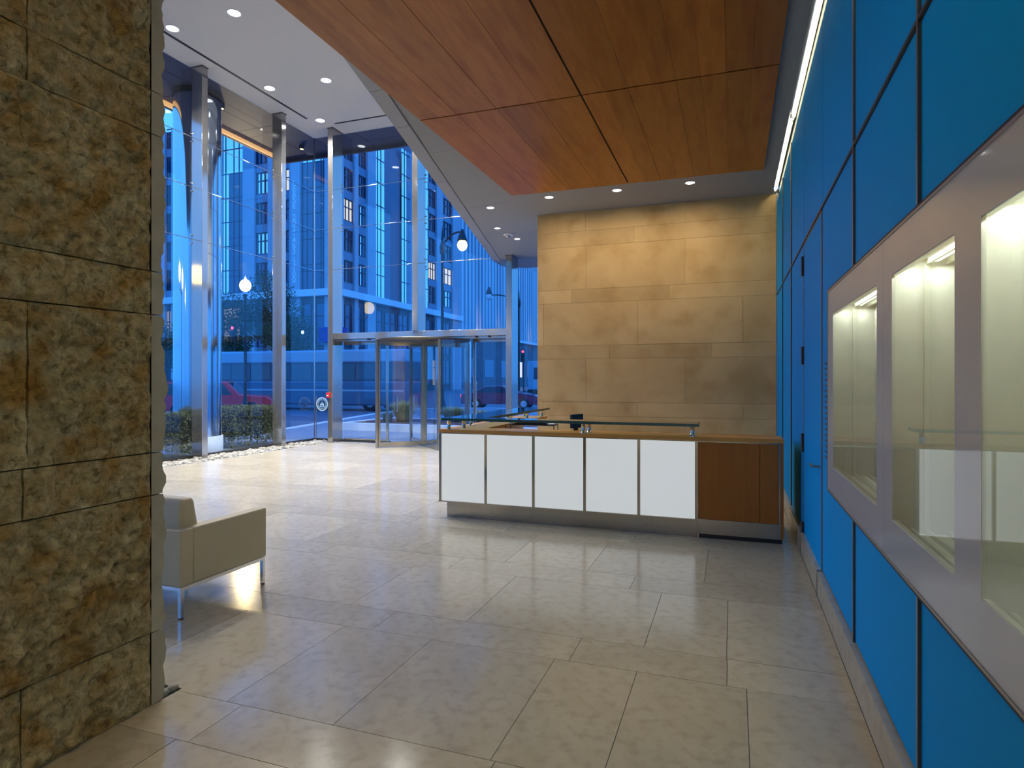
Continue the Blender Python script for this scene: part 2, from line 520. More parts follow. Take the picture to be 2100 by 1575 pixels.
# door in the blue wall
door = thing('door_1', 'tall blue door with steel lever in the blue wall', None, (XW, 3.545 * H, 0))
tag(door, kind='structure')
dy0, dy1 = 3.165 * H, 3.925 * H
bx('door_leaf', M['blue'], door, XW - .004, XW + .028, dy0 + .006, dy1 - .006, ZP0 - .01, ZM - .03)
bx('door_head', M['darkmetal'], door, XW - .004, XW + .03, dy0 - .01, dy1 + .01, ZM - .028, ZM + .012)
for ya in (dy1, dy0 - .014):
    m = MB(); m.box(XW - .008, XW + .03, ya, ya + .014, ZP0, ZM - .02); m.box(XB - .004, XW + .03, ya - .004, ya + .024, 0, ZP0); m.build('door_jamb', M['bronze'], door)
for z0, z1 in ((.077, .177), (.58, .686), (1.083, 1.186), (1.592, 1.706)):
    hg = MB()
    hg.tube([(XW - .018, dy1 + .012, z0 * H), (XW - .018, dy1 + .012, z1 * H)], .012, 10)
    hg.box(XW - .01, XW + .004, dy1 - .03, dy1 + .03, z0 * H, z1 * H)
    hg.build('hinge', M['darkmetal'], door)
lv = MB()
zl = .588 * H
lv.tube([(XW, dy0 + .09, zl), (XW - .055, dy0 + .09, zl)], .011, 10)
lv.tube([(XW - .055, dy0 + .095, zl), (XW - .055, dy0 + .235, zl)], .011, 10)
lv.lathe((0, 0, 0), [(0, 0), (0, 0)], 3)
lv.build('lever_handle', M['steel'], door)

# vertical lettering rows beside the case
lt = thing('wall_lettering', 'column of small dark blue lettering on the blue panel beside the case', 'lettering', (XW, 3.03 * H, 1.0 * H))
rl = random.Random(4)
for i in range(18):
    zc = (1.068 - i * .0243) * H
    m = MB()
    yq = 3.075 * H
    ww = rl.uniform(.10, .17)
    while ww > 0:
        s_ = rl.uniform(.012, .03)
        m.box(XW - .0015, XW, yq - s_, yq, zc - .009, zc + .009)
        yq -= s_ + .007; ww -= s_ + .007
    m.build('text_row', M['textblue'], lt)

# ================================================================== display case in the blue wall
case = thing('display_case', 'long grey glass display case with three lit niches in the blue wall', 'display case', (XW, 1.7 * H, CZ0))
XF = XW - .012           # front skin
wins = [(1.975, 2.785), (1.328, 1.800), (.715, 1.200)]
WZ0, WZ1 = .642 * H, 1.264 * H
def fp(y0, y1, z0, z1):
    bx('front_panel', M['casefront'], case, XF, XF + .012, y0, y1, z0, z1)
ys = [CASE_Y0] + sorted([w * H for p in wins for w in p]) + [CASE_Y1]
seams = [1.899 * H, 1.02 * H]
for (a, b_) in ((CASE_Y0, seams[1] - .0015), (seams[1] + .0015, seams[0] - .0015), (seams[0] + .0015, CASE_Y1)):
    fp(a, b_, WZ1, CZ1)
    fp(a, b_, CZ0, WZ0)
    inner = [(max(a, w0 * H), min(b_, w1 * H)) for w0, w1 in wins if w1 * H > a and w0 * H < b_]
    inner.sort()
    yq = a
    for w0, w1 in inner:
        if w0 > yq + .003: fp(yq, w0, WZ0, WZ1)
        yq = w1
    if yq < b_ - .003: fp(yq, b_, WZ0, WZ1)
fr = MB()
fr.box(XF - .004, XW + .02, CASE_Y0 - .01, CASE_Y1 + .010, CZ1, CZ1 + .010)
fr.box(XF - .004, XW + .02, CASE_Y0 - .01, CASE_Y1 + .010, CZ0 - .010, CZ0)
fr.box(XF - .004, XW + .02, CASE_Y1, CASE_Y1 + .010, CZ0, CZ1)
fr.build('case_edge', M['bronze'], case)
fr = MB()
fr.box(XF - .001, XW + .02, CASE_Y0 - .01, CASE_Y1 + .02, CZ1 + .010, CZ1 + .022)
fr.box(XF - .001, XW + .02, CASE_Y0 - .01, CASE_Y1 + .02, CZ0 - .022, CZ0 - .010)
fr.box(XF - .001, XW + .02, CASE_Y1 + .010, CASE_Y1 + .018, CZ0 - .01, CZ1 + .01)
fr.build('case_gap', M['dark'], case)
DEP = .235
for wi, (w0, w1) in enumerate(wins):
    a, b_ = w0 * H, w1 * H
    xb = XW + DEP
    n = MB()
    n.add([(xb, a - .02, WZ0 - .05), (xb, b_ + .02, WZ0 - .05), (xb, b_ + .02, WZ1 + .06), (xb, a - .02, WZ1 + .06)], [(0, 1, 2, 3)])
    n.build('niche_back', M['caseback'], case)
    n = MB()
    n.box(XF + .013, xb, b_ + .02, b_ + .03, WZ0 - .05, WZ1 + .06)
    n.box(XF + .013, xb, a - .03, a - .02, WZ0 - .05, WZ1 + .06)
    n.box(XF + .013, xb, a - .02, b_ + .02, WZ0 - .06, WZ0 - .05)
    n.box(XF + .013, xb, a - .02, b_ + .02, WZ1 + .06, WZ1 + .07)
    n.build('niche_lining', M['caseback'], case)
    for xx in (XF + .07, XF + .125, XF + .20):
        bx('niche_rail', M['caserail'], case, xx, xx + .012, a - .02, b_ + .02, WZ1 + .035, WZ1 + .06)
        bx('niche_rail', M['caserail'], case, xx, xx + .012, a - .02, b_ + .02, WZ0 - .05, WZ0 - .03)
    bx('led_strip', M['led'], case, XF + .045, XF + .06, a, b_, WZ1 + .045, WZ1 + .058)
    bx('led_strip', M['led'], case, XF + .155, XF + .168, a, b_, WZ1 + .045, WZ1 + .058)
    bx('niche_mullion', M['caserail'], case, XF + .118, XF + .136, b_ + .006, b_ + .02, WZ0 - .05, WZ1 + .035)
    bx('niche_mullion', M['caserail'], case, xb - .012, xb - .001, (a + b_) / 2 - .012, (a + b_) / 2 + .012, WZ0 - .05, WZ1 + .035)
    for zz in (.30, .55):
        bx('niche_rail', M['caserail'], case, xb - .006, xb - .001, a - .02, b_ + .02, WZ0 + (WZ1 - WZ0) * zz, WZ0 + (WZ1 - WZ0) * zz + .004)
    for xx in (XF + .065, XF + .18):
        l2 = bpy.data.lights.new('niche_spot', 'AREA'); l2.shape = 'DISK'; l2.size = .02; l2.energy = .30; l2.color = (.95, 1.0, .90)
        o2 = bpy.data.objects.new('niche_spot', l2); C.objects.link(o2); o2.location = (xx, b_ - .035, WZ1 + .03)
    bx('sill_bead', M['caserail'], case, XF + .004, XF + .02, a, b_, WZ0 - .006, WZ0 + .004)
    bx('head_bead', M['caserail'], case, XF + .004, XF + .02, a, b_, WZ1 - .004, WZ1 + .006)
    bx('case_pane', M['caseglass'], case, XF + .001, XF + .005, a + .001, b_ - .001, WZ0 + .004, WZ1 - .004)
    ld = bpy.data.lights.new('niche_lamp', 'AREA'); ld.shape = 'RECTANGLE'; ld.size = .05; ld.size_y = b_ - a - .04
    ld.energy = 2.4 * (b_ - a); ld.color = (.95, 1.0, .90)
    lo_ = bpy.data.objects.new('niche_lamp', ld); C.objects.link(lo_); lo_.location = (XF + .11, (a + b_) / 2, WZ1 + .055)

# ================================================================== stone end wall
wall_b = bx('wall_back', M['stonejoint'], None, XE + .01, XW + .03, YB + .012, YB + .45, 0, ZS + .05)
tag(wall_b, 'end wall of warm honed limestone blocks behind the desk', None, None, 'structure')
zb = [0, .165, .615, .76, 1.21, 1.35, 1.795, 1.935, 2.385, 2.545, 2.748]
for i in range(len(zb) - 1):
    z0, z1 = zb[i] * H, zb[i + 1] * H
    tall = (zb[i + 1] - zb[i]) > .3
    offs = {1: -1.446, 3: -1.446, 5: -.912, 7: -1.446, 0: -.912, 2: -.912, 4: -1.2, 6: -.60, 8: -.95, 9: -.45}[i]
    st = .997 if tall else 1.0
    cuts = [-1.975]
    x = offs
    while x - st > -1.97: x -= st
    while x < .39:
        if x > -1.95: cuts.append(x)
        x += st
    cuts.append(.392)
    for a, b_ in zip(cuts[:-1], cuts[1:]):
        pr = RND.uniform(0, .004)
        gg = .0015
        bx('stone_block', M['stonewall'], wall_b, a * H + gg, b_ * H - gg, YB - pr, YB + .03, z0 + gg, z1 - gg)

# ================================================================== split-faced stone pier at left
pier = bx('wall_left', M['joint'], None, -2.32 * H, -1.68 * H - .03, -1.6 * H, 1.40 * H, 0, ZC)
tag(pier, 'massive pier of rough split-faced limestone blocks', None, None, 'structure')

def rough_block(name, y0, y1, z0, z1, xf, back, seed, amp=.020, res=.016, endface=False):
    """a block whose front (towards +X, or +Y for end slabs) is split rock"""
    nu = max(4, int((y1 - y0) / res)); nv = max(4, int((z1 - z0) / res))
    v = []; f = []
    off = Vector((seed * 7.13, seed * 3.7, seed * 1.9))
    for j in range(nv + 1):
        for i in range(nu + 1):
            a, b_ = y0 + (y1 - y0) * i / nu, z0 + (z1 - z0) * j / nv
            p = Vector((a, b_, 0)) * 3.0 + off
            n1 = noise.fractal(p, 1.0, 2.0, 5)
            n2 = abs(noise.noise(p * 2.3 + Vector((3, 1, 7))))
            n3 = noise.noise(p * 11.0)
            de = min(a - y0, y1 - a, b_ - z0, z1 - b_)
            if endface: de = min(b_ - z0, z1 - b_) * .6 + .004
            q = min(1.0, de / .035)
            q = q * q * (3 - 2 * q)
            vo = noise.voronoi(p * 2.6 + Vector((n1, n2, 0)) * .5)[0]
            n4 = noise.noise(p * 6.0 + Vector((2, 9, 4)))
            d = amp * (n1 * .75 + n2 * .7 + n3 * .42 + n4 * .55 + (vo[1] - vo[0]) * .7 - .25) * (.30 + .70 * q) + amp * .35 * q
            if endface: v.append((a, xf + d * .8, b_))
            else: v.append((xf + d, a, b_))
    for j in range(nv):
        for i in range(nu):
            k_ = j * (nu + 1) + i
            q = (k_, k_ + 1, k_ + nu + 2, k_ + nu + 1)
            f.append(q[::-1] if endface else q)
    # sides back to the wall
    b0 = len(v)
    rim = [i for i in range(nu + 1)] + [j * (nu + 1) + nu for j in range(1, nv + 1)] + [nv * (nu + 1) + i for i in range(nu - 1, -1, -1)] + [j * (nu + 1) for j in range(nv - 1, 0, -1)]
    for r_ in rim:
        p = v[r_]
        v.append((p[0], xf - back, p[2]) if endface else (xf - back, p[1], p[2]))
    n_ = len(rim)
    for i in range(n_):
        f.append((rim[i], b0 + i, b0 + (i + 1) % n_, rim[(i + 1) % n_]) if not endface else (rim[i], rim[(i + 1) % n_], b0 + (i + 1) % n_, b0 + i))
    return MB().add(v, f, False)

zc = [0, .222, .643, .773, 1.197, 1.330, 1.751, 1.884, 2.305, 2.438, 2.86, 2.993, 3.415, 3.55, 3.97, 4.10, 4.52, 4.66, 4.946]
YE0 = 1.413 * H; YE1 = 1.453 * H
pm = [M['pier']]
for i in range(len(zc) - 1):
    z0, z1 = zc[i] * H + .003, zc[i + 1] * H - .003
    # which courses show a joint near the frame's left edge
    jn = {0: [1.045], 1: [], 2: [1.05], 3: [1.062], 4: [], 5: [], 6: [1.06], 7: [1.062]}.get(i, [1.06] if i % 2 else [])
    cuts = [-1.6, -.9, -.1, .45] + jn + [1.4135]
    for a, b_ in zip(cuts[:-1], cuts[1:]):
        vis = b_ > .9 and zc[i] < 2.6
        mb = rough_block('stone_block', a * H + .003, b_ * H - .003, z0, z1, -1.68 * H, .05, i * 5.7 + a, res=.0095 if vis else .08,
                         amp=.042 if (zc[i + 1] - zc[i]) > .3 else .030)
        mb.build('stone_block', M['pier'], pier)
    # end slab: sawn edge towards the hall, rough face towards the window
    x0 = -2.32 * H; x1 = -1.68 * H + .004
    mid = -2.0 * H + .1 * math.sin(i * 2.1)
    for a, b_ in ((x0, mid - .003), (mid + .003, x1)):
        vis = b_ == x1 and zc[i] < 2.6
        mb = rough_block('stone_block', a, b_, z0, z1, YE1, YE1 - YE0 - .001, i * 3.1 + 40 + a, res=.0125 if vis else .06, amp=.026, endface=True)
        mb.build('stone_block', M['pier_cut'], pier)

# ================================================================== ceilings
ceil_hi = thing('ceiling', 'tall white plaster ceiling over the entrance', None, (0, 0, ZC))
tag(ceil_hi, kind='structure')
bx('ceiling_slab', M['plaster'], ceil_hi, XG - .02, -1.2 * H, YR, YG + .02, ZC, ZC + .3)
for (x0, x1, y0, y1) in ((-6.115 * H, -6.075 * H, 1.5 * H, 7.80 * H), (-5.80 * H, -3.2 * H, 8.075 * H, 8.11 * H)):
    bx('air_slot', M['dark'], ceil_hi, x0, x1, y0, y1, ZC - .004, ZC + .01)
    if x1 - x0 < y1 - y0:
        bx('slot_blade', M['darkmetal'], ceil_hi, (x0 + x1) / 2 - .006, (x0 + x1) / 2 + .006, y0, y1, ZC - .007, ZC + .01)
    else:
        bx('slot_blade', M['darkmetal'], ceil_hi, x0, x1, (y0 + y1) / 2 - .006, (y0 + y1) / 2 + .006, ZC - .007, ZC + .01)

def xedge(y):                    # slanting edge of the low soffit, in eye heights
    return -1.98 - .238 * (y - 2.83)
YS1 = 9.27
pts = [(.348, -4.0), (.348, 6.32), (.46, 6.36), (.46, YS1), (xedge(YS1) + .45, YS1), (xedge(9.05) + .08, 9.05), (xedge(8.6), 8.6), (xedge(2.83), 2.83), (-1.93, 1.6), (-1.66, 1.47), (-1.66, -4.0)]
ceil_lo = thing('ceiling', 'low grey soffit with a slanting edge over the reception', None, (0, 0, ZS))
tag(ceil_lo, kind='structure')
MB().prism([(x * H, y * H) for x, y in pts], ZS, ZS + .06).build('soffit_board', M['soffit'], ceil_lo)
bx('slot_lid', M['soffit'], ceil_lo, .33 * H, XW + .10, YR, 6.33 * H, ZS + .10, ZS + .16)
# trim boards along the slanting edge
tb = [2.83, 3.24, 3.77, 4.95, 6.15, 7.35, 8.58]
for a, b_ in zip(tb[:-1], tb[1:]):
    poly = [(xedge(a) * H, a * H + .003), (xedge(b_) * H, b_ * H - .003), ((xedge(b_) + .108) * H, b_ * H - .003), ((xedge(a) + .108) * H, a * H + .003)]
    MB().prism(poly[::-1], ZS - .018, ZS + .10).build('edge_trim', M['soffit_trim'], ceil_lo)
MB().prism([((xedge(2.83) + .02) * H, 2.83 * H), ((xedge(8.45) + .02) * H, 8.45 * H), ((xedge(8.45) + .10) * H, 8.45 * H), ((xedge(2.83) + .10) * H, 2.83 * H)][::-1], ZS + .06, ZC).build('fascia', M['plaster'], ceil_lo)
for yq in (5.78, 6.98, 4.3):
    bx('board_joint', M['soffit_trim'], ceil_lo, (xedge(yq) + .12) * H, -1.98 * H, yq * H, yq * H + .006, ZS - .002, ZS + .01)

# wood veneer ceiling panel
wc = thing('wood_ceiling_panel', 'cherry veneer ceiling panel of long planks hung under the soffit', 'ceiling panel', (-.865 * H, 3.5 * H, ZS - .05))
WX0, WX1 = -1.97, .238
yrows = [(3.695, 5.50), (1.885, 3.685), (.075, 1.875), (-1.735, .065)]
for (y0, y1) in yrows:
    xl = WX0 if y0 > 1.5 else -1.655
    for half in ((WX0, -.878), (-.868, WX1)):
        n_ = 8
        for i in range(n_):
            a = half[0] + (half[1] - half[0]) * i / n_; b_ = half[0] + (half[1] - half[0]) * (i + 1) / n_
            if b_ < xl + .02: continue
            a = max(a, xl)
            dz = (i % 2) * .0025 + RND.uniform(0, .002)
            bx('plank', M['woodceil'], wc, a * H + .0008, b_ * H - .0008, y0 * H + .003, y1 * H - .003, ZS - .035 - dz, ZS - .016)
bx('panel_backing', M['dark'], wc, -1.64 * H, WX1 * H - .01, -1.7 * H, 5.48 * H, ZS - .016, ZS - .002)

# ------------------------------------------------------------------ downlights
def downlight(x, y, z, label, power, col, group, r=.085, spread=120, cat='downlight', tilt=0.0):
    t = thing('downlight', label, cat, (x, y, z), group)
    MB().lathe((x, y, z), [(r * .92, 0), (r * .92, -.004), (r * 1.15, -.006), (r * 1.15, 0)], 24).build('trim_ring', M['whitetrim'], t)
    MB().lathe((x, y, z), [(0.0005, -.002), (r * .92, -.002)], 24).build('lens', M['lens'], t)
    if power > 0:
        ld = bpy.data.lights.new('lamp', 'AREA'); ld.shape = 'DISK'; ld.size = r * 1.6; ld.energy = power; ld.color = col
        ld.spread = math.radians(spread)
        lo_ = bpy.data.objects.new('lamp', ld); C.objects.link(lo_); lo_.location = (x, y, z - .02); lo_.rotation_euler = (math.radians(tilt), 0, 0)
    return t
GH = 'round downlights in the tall ceiling'
hi = [(-5.95, 5.28, 'round downlight in the white ceiling nearest the stone pier'), (-5.93, 6.81, 'round downlight beside the long ceiling slot'),
      (-5.07, 6.88, 'round downlight in the middle of the white ceiling'), (-5.94, 7.92, 'round downlight in the corner of the white ceiling by the glass')]
hid = [(-4.2, 6.88), (-3.35, 6.88), (-5.07, 5.28), (-4.2, 5.28), (-4.6, 7.95), (-5.07, 3.7)]
for x, y, l in hi: downlight(x * H, y * H, ZC, l, P_HIGH * 1.35, K_COOL, GH, r=.115)
for x, y in hid: downlight(x * H, y * H, ZC, 'round downlight in the white ceiling hidden above the soffit edge', P_HIGH, K_COOL, GH, r=.115)
GW = 'small downlights in front of the stone wall'
for x, l in ((-1.668, 'leftmost small downlight in the soffit before the stone wall'), (-1.016, 'middle small downlight in the soffit before the stone wall'),
             (-.363, 'right bright small downlight in the soffit before the stone wall')):
    downlight(x * H, 5.73 * H, ZS, l, P_WASH, K_WARM, GW, r=.07, spread=140, tilt=20)
downlight(-2.335 * H, 5.88 * H, ZS, 'dim small downlight in the soffit beside its slanting edge', 0, K_WARM, GW, r=.065)
downlight(-2.578 * H, 6.71 * H, ZS, 'bright small downlight above the entrance nearer the slanting edge', P_SOFF, K_WARM, GW, r=.06)
downlight(-2.54 * H, 7.30 * H, ZS, 'bright small downlight above the entrance next to the steel post', P_SOFF, K_WARM, GW, r=.06)
# unseen soffit lamps added behind the camera to light pier and foreground
for x, y in ((-.3, -1.95), (-1.42, -1.95), (-.3, -3.0), (-1.2, -3.0)):
    downlight(x * H, y * H, ZS, 'added unseen downlight in the soffit at the rear of the lobby', P_SOFF * 4.5, K_WARM, 'added downlights at the rear of the lobby', r=.07)
# unseen warm lamps added in the timber panel to brighten pier and floor
for x, l in ((-.86, 'added unseen warm downlight in the middle of the timber ceiling overhead'), (-.25, 'added unseen warm downlight in the timber ceiling near the blue wall')):
    downlight(x * H, .97 * H, ZS - .042, l, P_WOOD, (1.0, .80, .50), 'added downlights in the timber ceiling', r=.06, spread=150)
sd = thing('smoke_detector', 'small round detector on the soffit between two downlights', 'detector', (-2.56 * H, 7.02 * H, ZS))
MB().lathe((-2.56 * H, 7.02 * H, ZS), [(.10, 0), (.10, -.03), (.0005, -.035)], 20).build('detector_base', M['whitetrim'], sd)
MB().lathe((-2.56 * H, 7.02 * H, ZS - .033), [(.05, 0), (.04, -.04), (.0005, -.045)], 20).build('detector_head', M['bronze'], sd)

# fluorescent strip above the blue panels
GT = 'fluorescent tubes above the blue wall'
tubes = [(4.55, 6.30, .370, 'far length of fluorescent strip above the blue panels, by the stone wall'),
         (3.05, 4.62, .379, 'middle length of fluorescent strip above the blue panels'),
         (-.6, 3.03, .381, 'near length of fluorescent strip above the blue panels')]
for a, b_, x, l in tubes:
    t = thing('strip_light', l, 'strip light', (x * H, (a + b_) / 2 * H, ZS + .03), GT)
    MB().tube([(x * H, a * H + .02, ZS + .03), (x * H, b_ * H - .02, ZS + .03)], .013, 10).build('tube', M['tube'], t)
    bx('batten', M['whitetrim'], t, x * H - .02, x * H + .03, a * H, b_ * H, ZS + .05, ZS + .10)
    bx('end_cap', M['black'], t, x * H - .016, x * H + .016, b_ * H - .02, b_ * H, ZS + .012, ZS + .05)
    bx('end_cap', M['black'], t, x * H - .016, x * H + .016, a * H, a * H + .02, ZS + .012, ZS + .05)

# rear wall, behind the camera
rw = bx('wall_rear', M['plaster'], None, XG, XW + .1, YR - .2, YR, 0, ZC)
tag(rw, 'plain rear wall of the lobby', None, None, 'structure')

# ================================================================== glass facades
seamz = [0.03, .93, 1.82, 2.77, 3.43, 4.06, 4.946]
postsY = [7.48, 6.02, 4.56, 3.10, 1.64, .18, -1.28, -2.74]      # left facade
postsX = [-5.92, -4.425, -2.935, -1.44, .05]                    # front facade
win_l = thing('window_1', 'tall frameless glass wall along the left side', None, (XG, 4 * H, 0)); tag(win_l, kind='structure')
edgesY = [8.475, 7.525, 6.065, 4.605, 3.145, 1.685, .225, -1.235, -2.70, -4.0]
for i in range(len(edgesY) - 1):
    y1, y0 = edgesY[i] * H - .005, edgesY[i + 1] * H + .005
    for j in range(len(seamz) - 1):
        bx('pane', M['glass'], win_l, XG - .006, XG + .006, y0, y1, seamz[j] * H + .004, seamz[j + 1] * H - .004)
bx('sill_channel', M['darkmetal'], win_l, XG - .03, XG + .03, YR, YG, -.01, .05)
win_f = thing('window_2', 'tall frameless glass wall around the revolving door', None, (-4 * H, YG, 0)); tag(win_f, kind='structure')
edgesX = [-6.47, -5.96, -4.47, -2.98, -1.97]
ZHD0, ZHD1 = 1.586, 1.716
for i in range(len(edgesX) - 1):
    x0, x1 = edgesX[i] * H + .005, edgesX[i + 1] * H - .005
    sz = seamz if i in (0, 3) else [ZHD1, 2.77, 3.43, 4.06, 4.946]
    for j in range(len(sz) - 1):
        z0, z1 = sz[j] * H + .004, sz[j + 1] * H - .004
        if i == 3:
            if z0 > ZS: continue
            z1 = min(z1, ZS)
        bx('pane', M['glass'], win_f, x0, x1, YG - .006, YG + .006, z0, z1)
bx('sill_channel', M['darkmetal'], win_f, XG, -5.05 * H, YG - .03, YG + .03, -.01, .05)

def steel_post(x0, x1, y0, y1, z1, label, z0=0.0):
    t = thing('steel_post', label, 'post', ((x0 + x1) / 2, (y0 + y1) / 2, z0), 'steel posts behind the glass')
    MB().rbox(x0, x1, y0, y1, z0, z1, .004, 1).build('post_body', M['steel'], t)
    m = MB(); m.box(x0 - .015, x1 + .015, y0 - .015, y1 + .015, z1 - .012, z1 - .001); m.build('head_plate', M['darkmetal'], t)
    return t
lp = ['brushed steel post second from the glass corner, on the left wall', 'brushed steel post before the big round column']
pl_ = {7.48: 'brushed steel post on the left glass wall nearest its corner', 6.02: 'brushed steel post standing before the large round column'}
for yq in postsY:
    steel_post(-6.462 * H, -6.29 * H, yq * H, (yq + .09) * H, ZC, pl_.get(yq, 'brushed steel post on the left glass wall hidden by the stone pier'))
pf = {-5.92: 'brushed steel post at left end of the door header, carrying the red box', -4.425: 'brushed steel post rising from the header above the revolving door',
      -2.935: 'brushed steel post at right end of the door header by the stone wall'}
for xq in postsX[:3]:
    top = ZC if xq < -3.3 else ZS
    z0 = ZHD1 * H if xq == -4.425 else 0
    steel_post((xq - .09) * H, xq * H, 8.2 * H, 8.462 * H, top, pf[xq], z0)
# glass clamps (four-armed spiders)
def spider(c, ax, big=True):
    cx, cy, cz = c
    m = MB()
    r = .085 if big else .05
    hub = Vector(c)
    for sy in (-1, 1):
        for sz_ in ((-1, 1) if big else (0,)):
            if ax == 'x':
                q = Vector((cx + .05 * (1 if cx < XG else 1) - .13, cy + sy * r, cz + sz_ * r))
                q = Vector((XG + .02, cy + sy * r, cz + sz_ * r))
                n_ = Vector((1, 0, 0))
            else:
                q = Vector((cx + sy * r, YG - .02, cz + sz_ * r)); n_ = Vector((0, -1, 0))
            m.tube([hub, hub * .5 + q * .5 + n_ * .012, q + n_ * .015, q], .009, 6)
            m.tube([q - n_ * .008, q + n_ * .012], .022, 8)
    m.ball(c, .022, 8, 6)
    return m
for yq in (7.525, 6.065, 4.605):
    for j in range(1, 6):
        m = spider((XG + .09, yq * H, seamz[j] * H), 'x', j >= 3)
        m.build('glass_clamp', M['chrome'], win_l)
for xq in (-5.965, -4.47, -2.98):
    for j in range(1, 6):
        if j < 2 and xq == -4.47: continue
        if j >= 3 and xq == -2.98: continue
        m = spider((xq * H, YG - .09, seamz[j] * H), 'y', j >= 3)
        m.build('glass_clamp', M['chrome'], win_f)
# thin tension rods along the glass joints
for j in (3, 4, 5):
    z = seamz[j] * H
    MB().tube([(XG + .03, -1 * H, z), (XG + .03, YG - .03, z)], .008, 6).build('tension_rod', M['chrome'], win_l)
    x1 = -2.2 * H if seamz[j] < 2.74 else (xedge(8.3) + .1) * H
    MB().tube([(XG + .03, YG - .03, z), (x1, YG - .03, z)], .008, 6).build('tension_rod', M['chrome'], win_f)
bx('corner_bead', M['steel'], win_l, XG - .012, XG + .012, YG - .012, YG + .012, 0, ZC)
# header beam over the doors
hd = thing('trim_2', 'brushed steel header beam over the revolving door', None, (-4.4 * H, 8.3 * H, ZHD0 * H)); tag(hd, kind='structure')
MB().rbox(-5.92 * H, -3.025 * H, 8.22 * H, 8.47 * H, ZHD0 * H + .055, ZHD1 * H, .006, 1).build('header_beam', M['steel'], hd)
MB().rbox(-5.92 * H, -3.025 * H, 8.25 * H, 8.47 * H, ZHD0 * H, ZHD0 * H + .05, .004, 1).build('header_track', M['steel'], hd)
for xq in (-3.5, -3.3, -5.3):
    bx('track_stop', M['black'], hd, xq * H, xq * H + .03, 8.205 * H, 8.25 * H, ZHD0 * H + .02, ZHD0 * H + .06)

# ------------------------------------------------------------------ revolving door
RC = Vector((-4.36 * H, 8.28 * H, 0)); RR = .672 * H; ZD = 1.555 * H
rd = thing('revolving_door', 'four-winged glass revolving door with bronze frames', 'revolving door', (RC.x, RC.y, 0))
for k_ in range(4):
    a = PI / 4 + k_ * PI / 2
    d = Vector((math.cos(a), math.sin(a), 0)); nrm = Vector((-d.y, d.x, 0))
    P0 = RC + d * .05; P1 = RC + d * RR
    up = tuple(nrm)
    w_ = MB()
    w_.bar(P0 + Vector((0, 0, .02)), P0 + Vector((0, 0, ZD)), .045, .05, up)
    w_.bar(P1 + Vector((0, 0, .02)), P1 + Vector((0, 0, ZD)), .045, .06, up)
    w_.bar(P0 + Vector((0, 0, .075)), P1 + Vector((0, 0, .075)), .04, .11, (0, 0, 1))
    w_.bar(P0 + Vector((0, 0, ZD - .06)), P1 + Vector((0, 0, ZD - .06)), .04, .11, (0, 0, 1))
    wo = w_.build('door_wing', M['steel'], rd)
    gq = MB(); gq.bar(P0 + Vector((0, 0, .12 + (ZD - .24) / 2)), P1 + Vector((0, 0, .12 + (ZD - .24) / 2)), .01, ZD - .23)
    gq.build('wing_glass', M['doorglass'], wo)
    sq = MB(); sq.bar(P1 + d * .035 + Vector((0, 0, .02)), P1 + d * .035 + Vector((0, 0, ZD)), .045, .045, up); sq.build('brush_seal', M['black'], wo)
    hb = MB(); pb = RC + d * (RR * .62) + nrm * .05
    hb.tube([pb + Vector((0, 0, .85)), pb + Vector((0, 0, 1.25))], .012, 8); hb.build('push_bar', M['chrome'], wo)
MB().tube([RC + Vector((0, 0, .0)), RC + Vector((0, 0, ZD + .02))], .04, 12).build('centre_shaft', M['steel'], rd)
cv = MB(); cv.lathe((RC.x, RC.y, ZD + .005), [(.0005, 0), (RR + .06, 0), (RR + .06, .045), (.0005, .045)], 48); cv.build('drum_ceiling', M['darkmetal'], rd)
for side in (0, 1):
    a0 = (PI * 3 / 4 if side == 0 else -PI / 4); a1 = a0 + PI / 2
    m = MB(); vv = []; n_ = 14
    for i in range(n_ + 1):
        a = a0 + (a1 - a0) * i / n_
        for z in (.06, ZD):
            for r_ in (RR + .055, RR + .065):
                vv.append((RC.x + r_ * math.cos(a), RC.y + r_ * math.sin(a), z))
    fs = []
    for i in range(n_):
        b0 = i * 4; b1 = b0 + 4
        fs += [(b0, b1, b1 + 2, b0 + 2), (b0 + 1, b0 + 3, b1 + 3, b1 + 1)]
    m.add(vv, fs, True); m.build('drum_glass', M['doorglass'], rd)
    for a in (a0, a1):
        m = MB(); q = RC + Vector((math.cos(a), math.sin(a), 0)) * (RR + .06)
        m.bar(q, q + Vector((0, 0, ZD)), .05, .05, (math.cos(a), math.sin(a), 0)); m.build('drum_post', M['steel'], rd)
# fixed side panels next to it
for (x0, x1, l, n_) in ((-5.90, -5.10, 'fixed glass door left of the revolving door', 'left'), (-3.62, -3.055, 'glass side door right of the revolving door', 'right')):
    t = thing('swing_door', l, 'glass door', ((x0 + x1) / 2 * H, YG, 0))
    xs_ = (x0, x1) if n_ == 'right' else (x1,)
    for xq in xs_:
        bx('stile', M['steel'], t, xq * H - .03, xq * H + .03, YG - .025, YG + .025, .0, ZHD0 * H)
    bx('bottom_rail', M['steel'], t, x0 * H, x1 * H, YG - .02, YG + .02, .005, .08)
    bx('top_rail', M['steel'], t, x0 * H, x1 * H, YG - .02, YG + .02, ZHD0 * H - .07, ZHD0 * H)
    bx('panel_glass', M['doorglass'], t, x0 * H, x1 * H, YG - .005, YG + .005, .08, ZHD0 * H - .07)
    if n_ == 'right':
        m = MB(); m.tube([(x0 * H + .07, YG - .07, .7), (x0 * H + .07, YG - .07, 1.6)], .014, 8)
        for zz in (.75, 1.55): m.tube([(x0 * H + .07, YG - .07, zz), (x0 * H + .07, YG, zz)], .008, 6)
        m.build('pull_handle', M['chrome'], t)

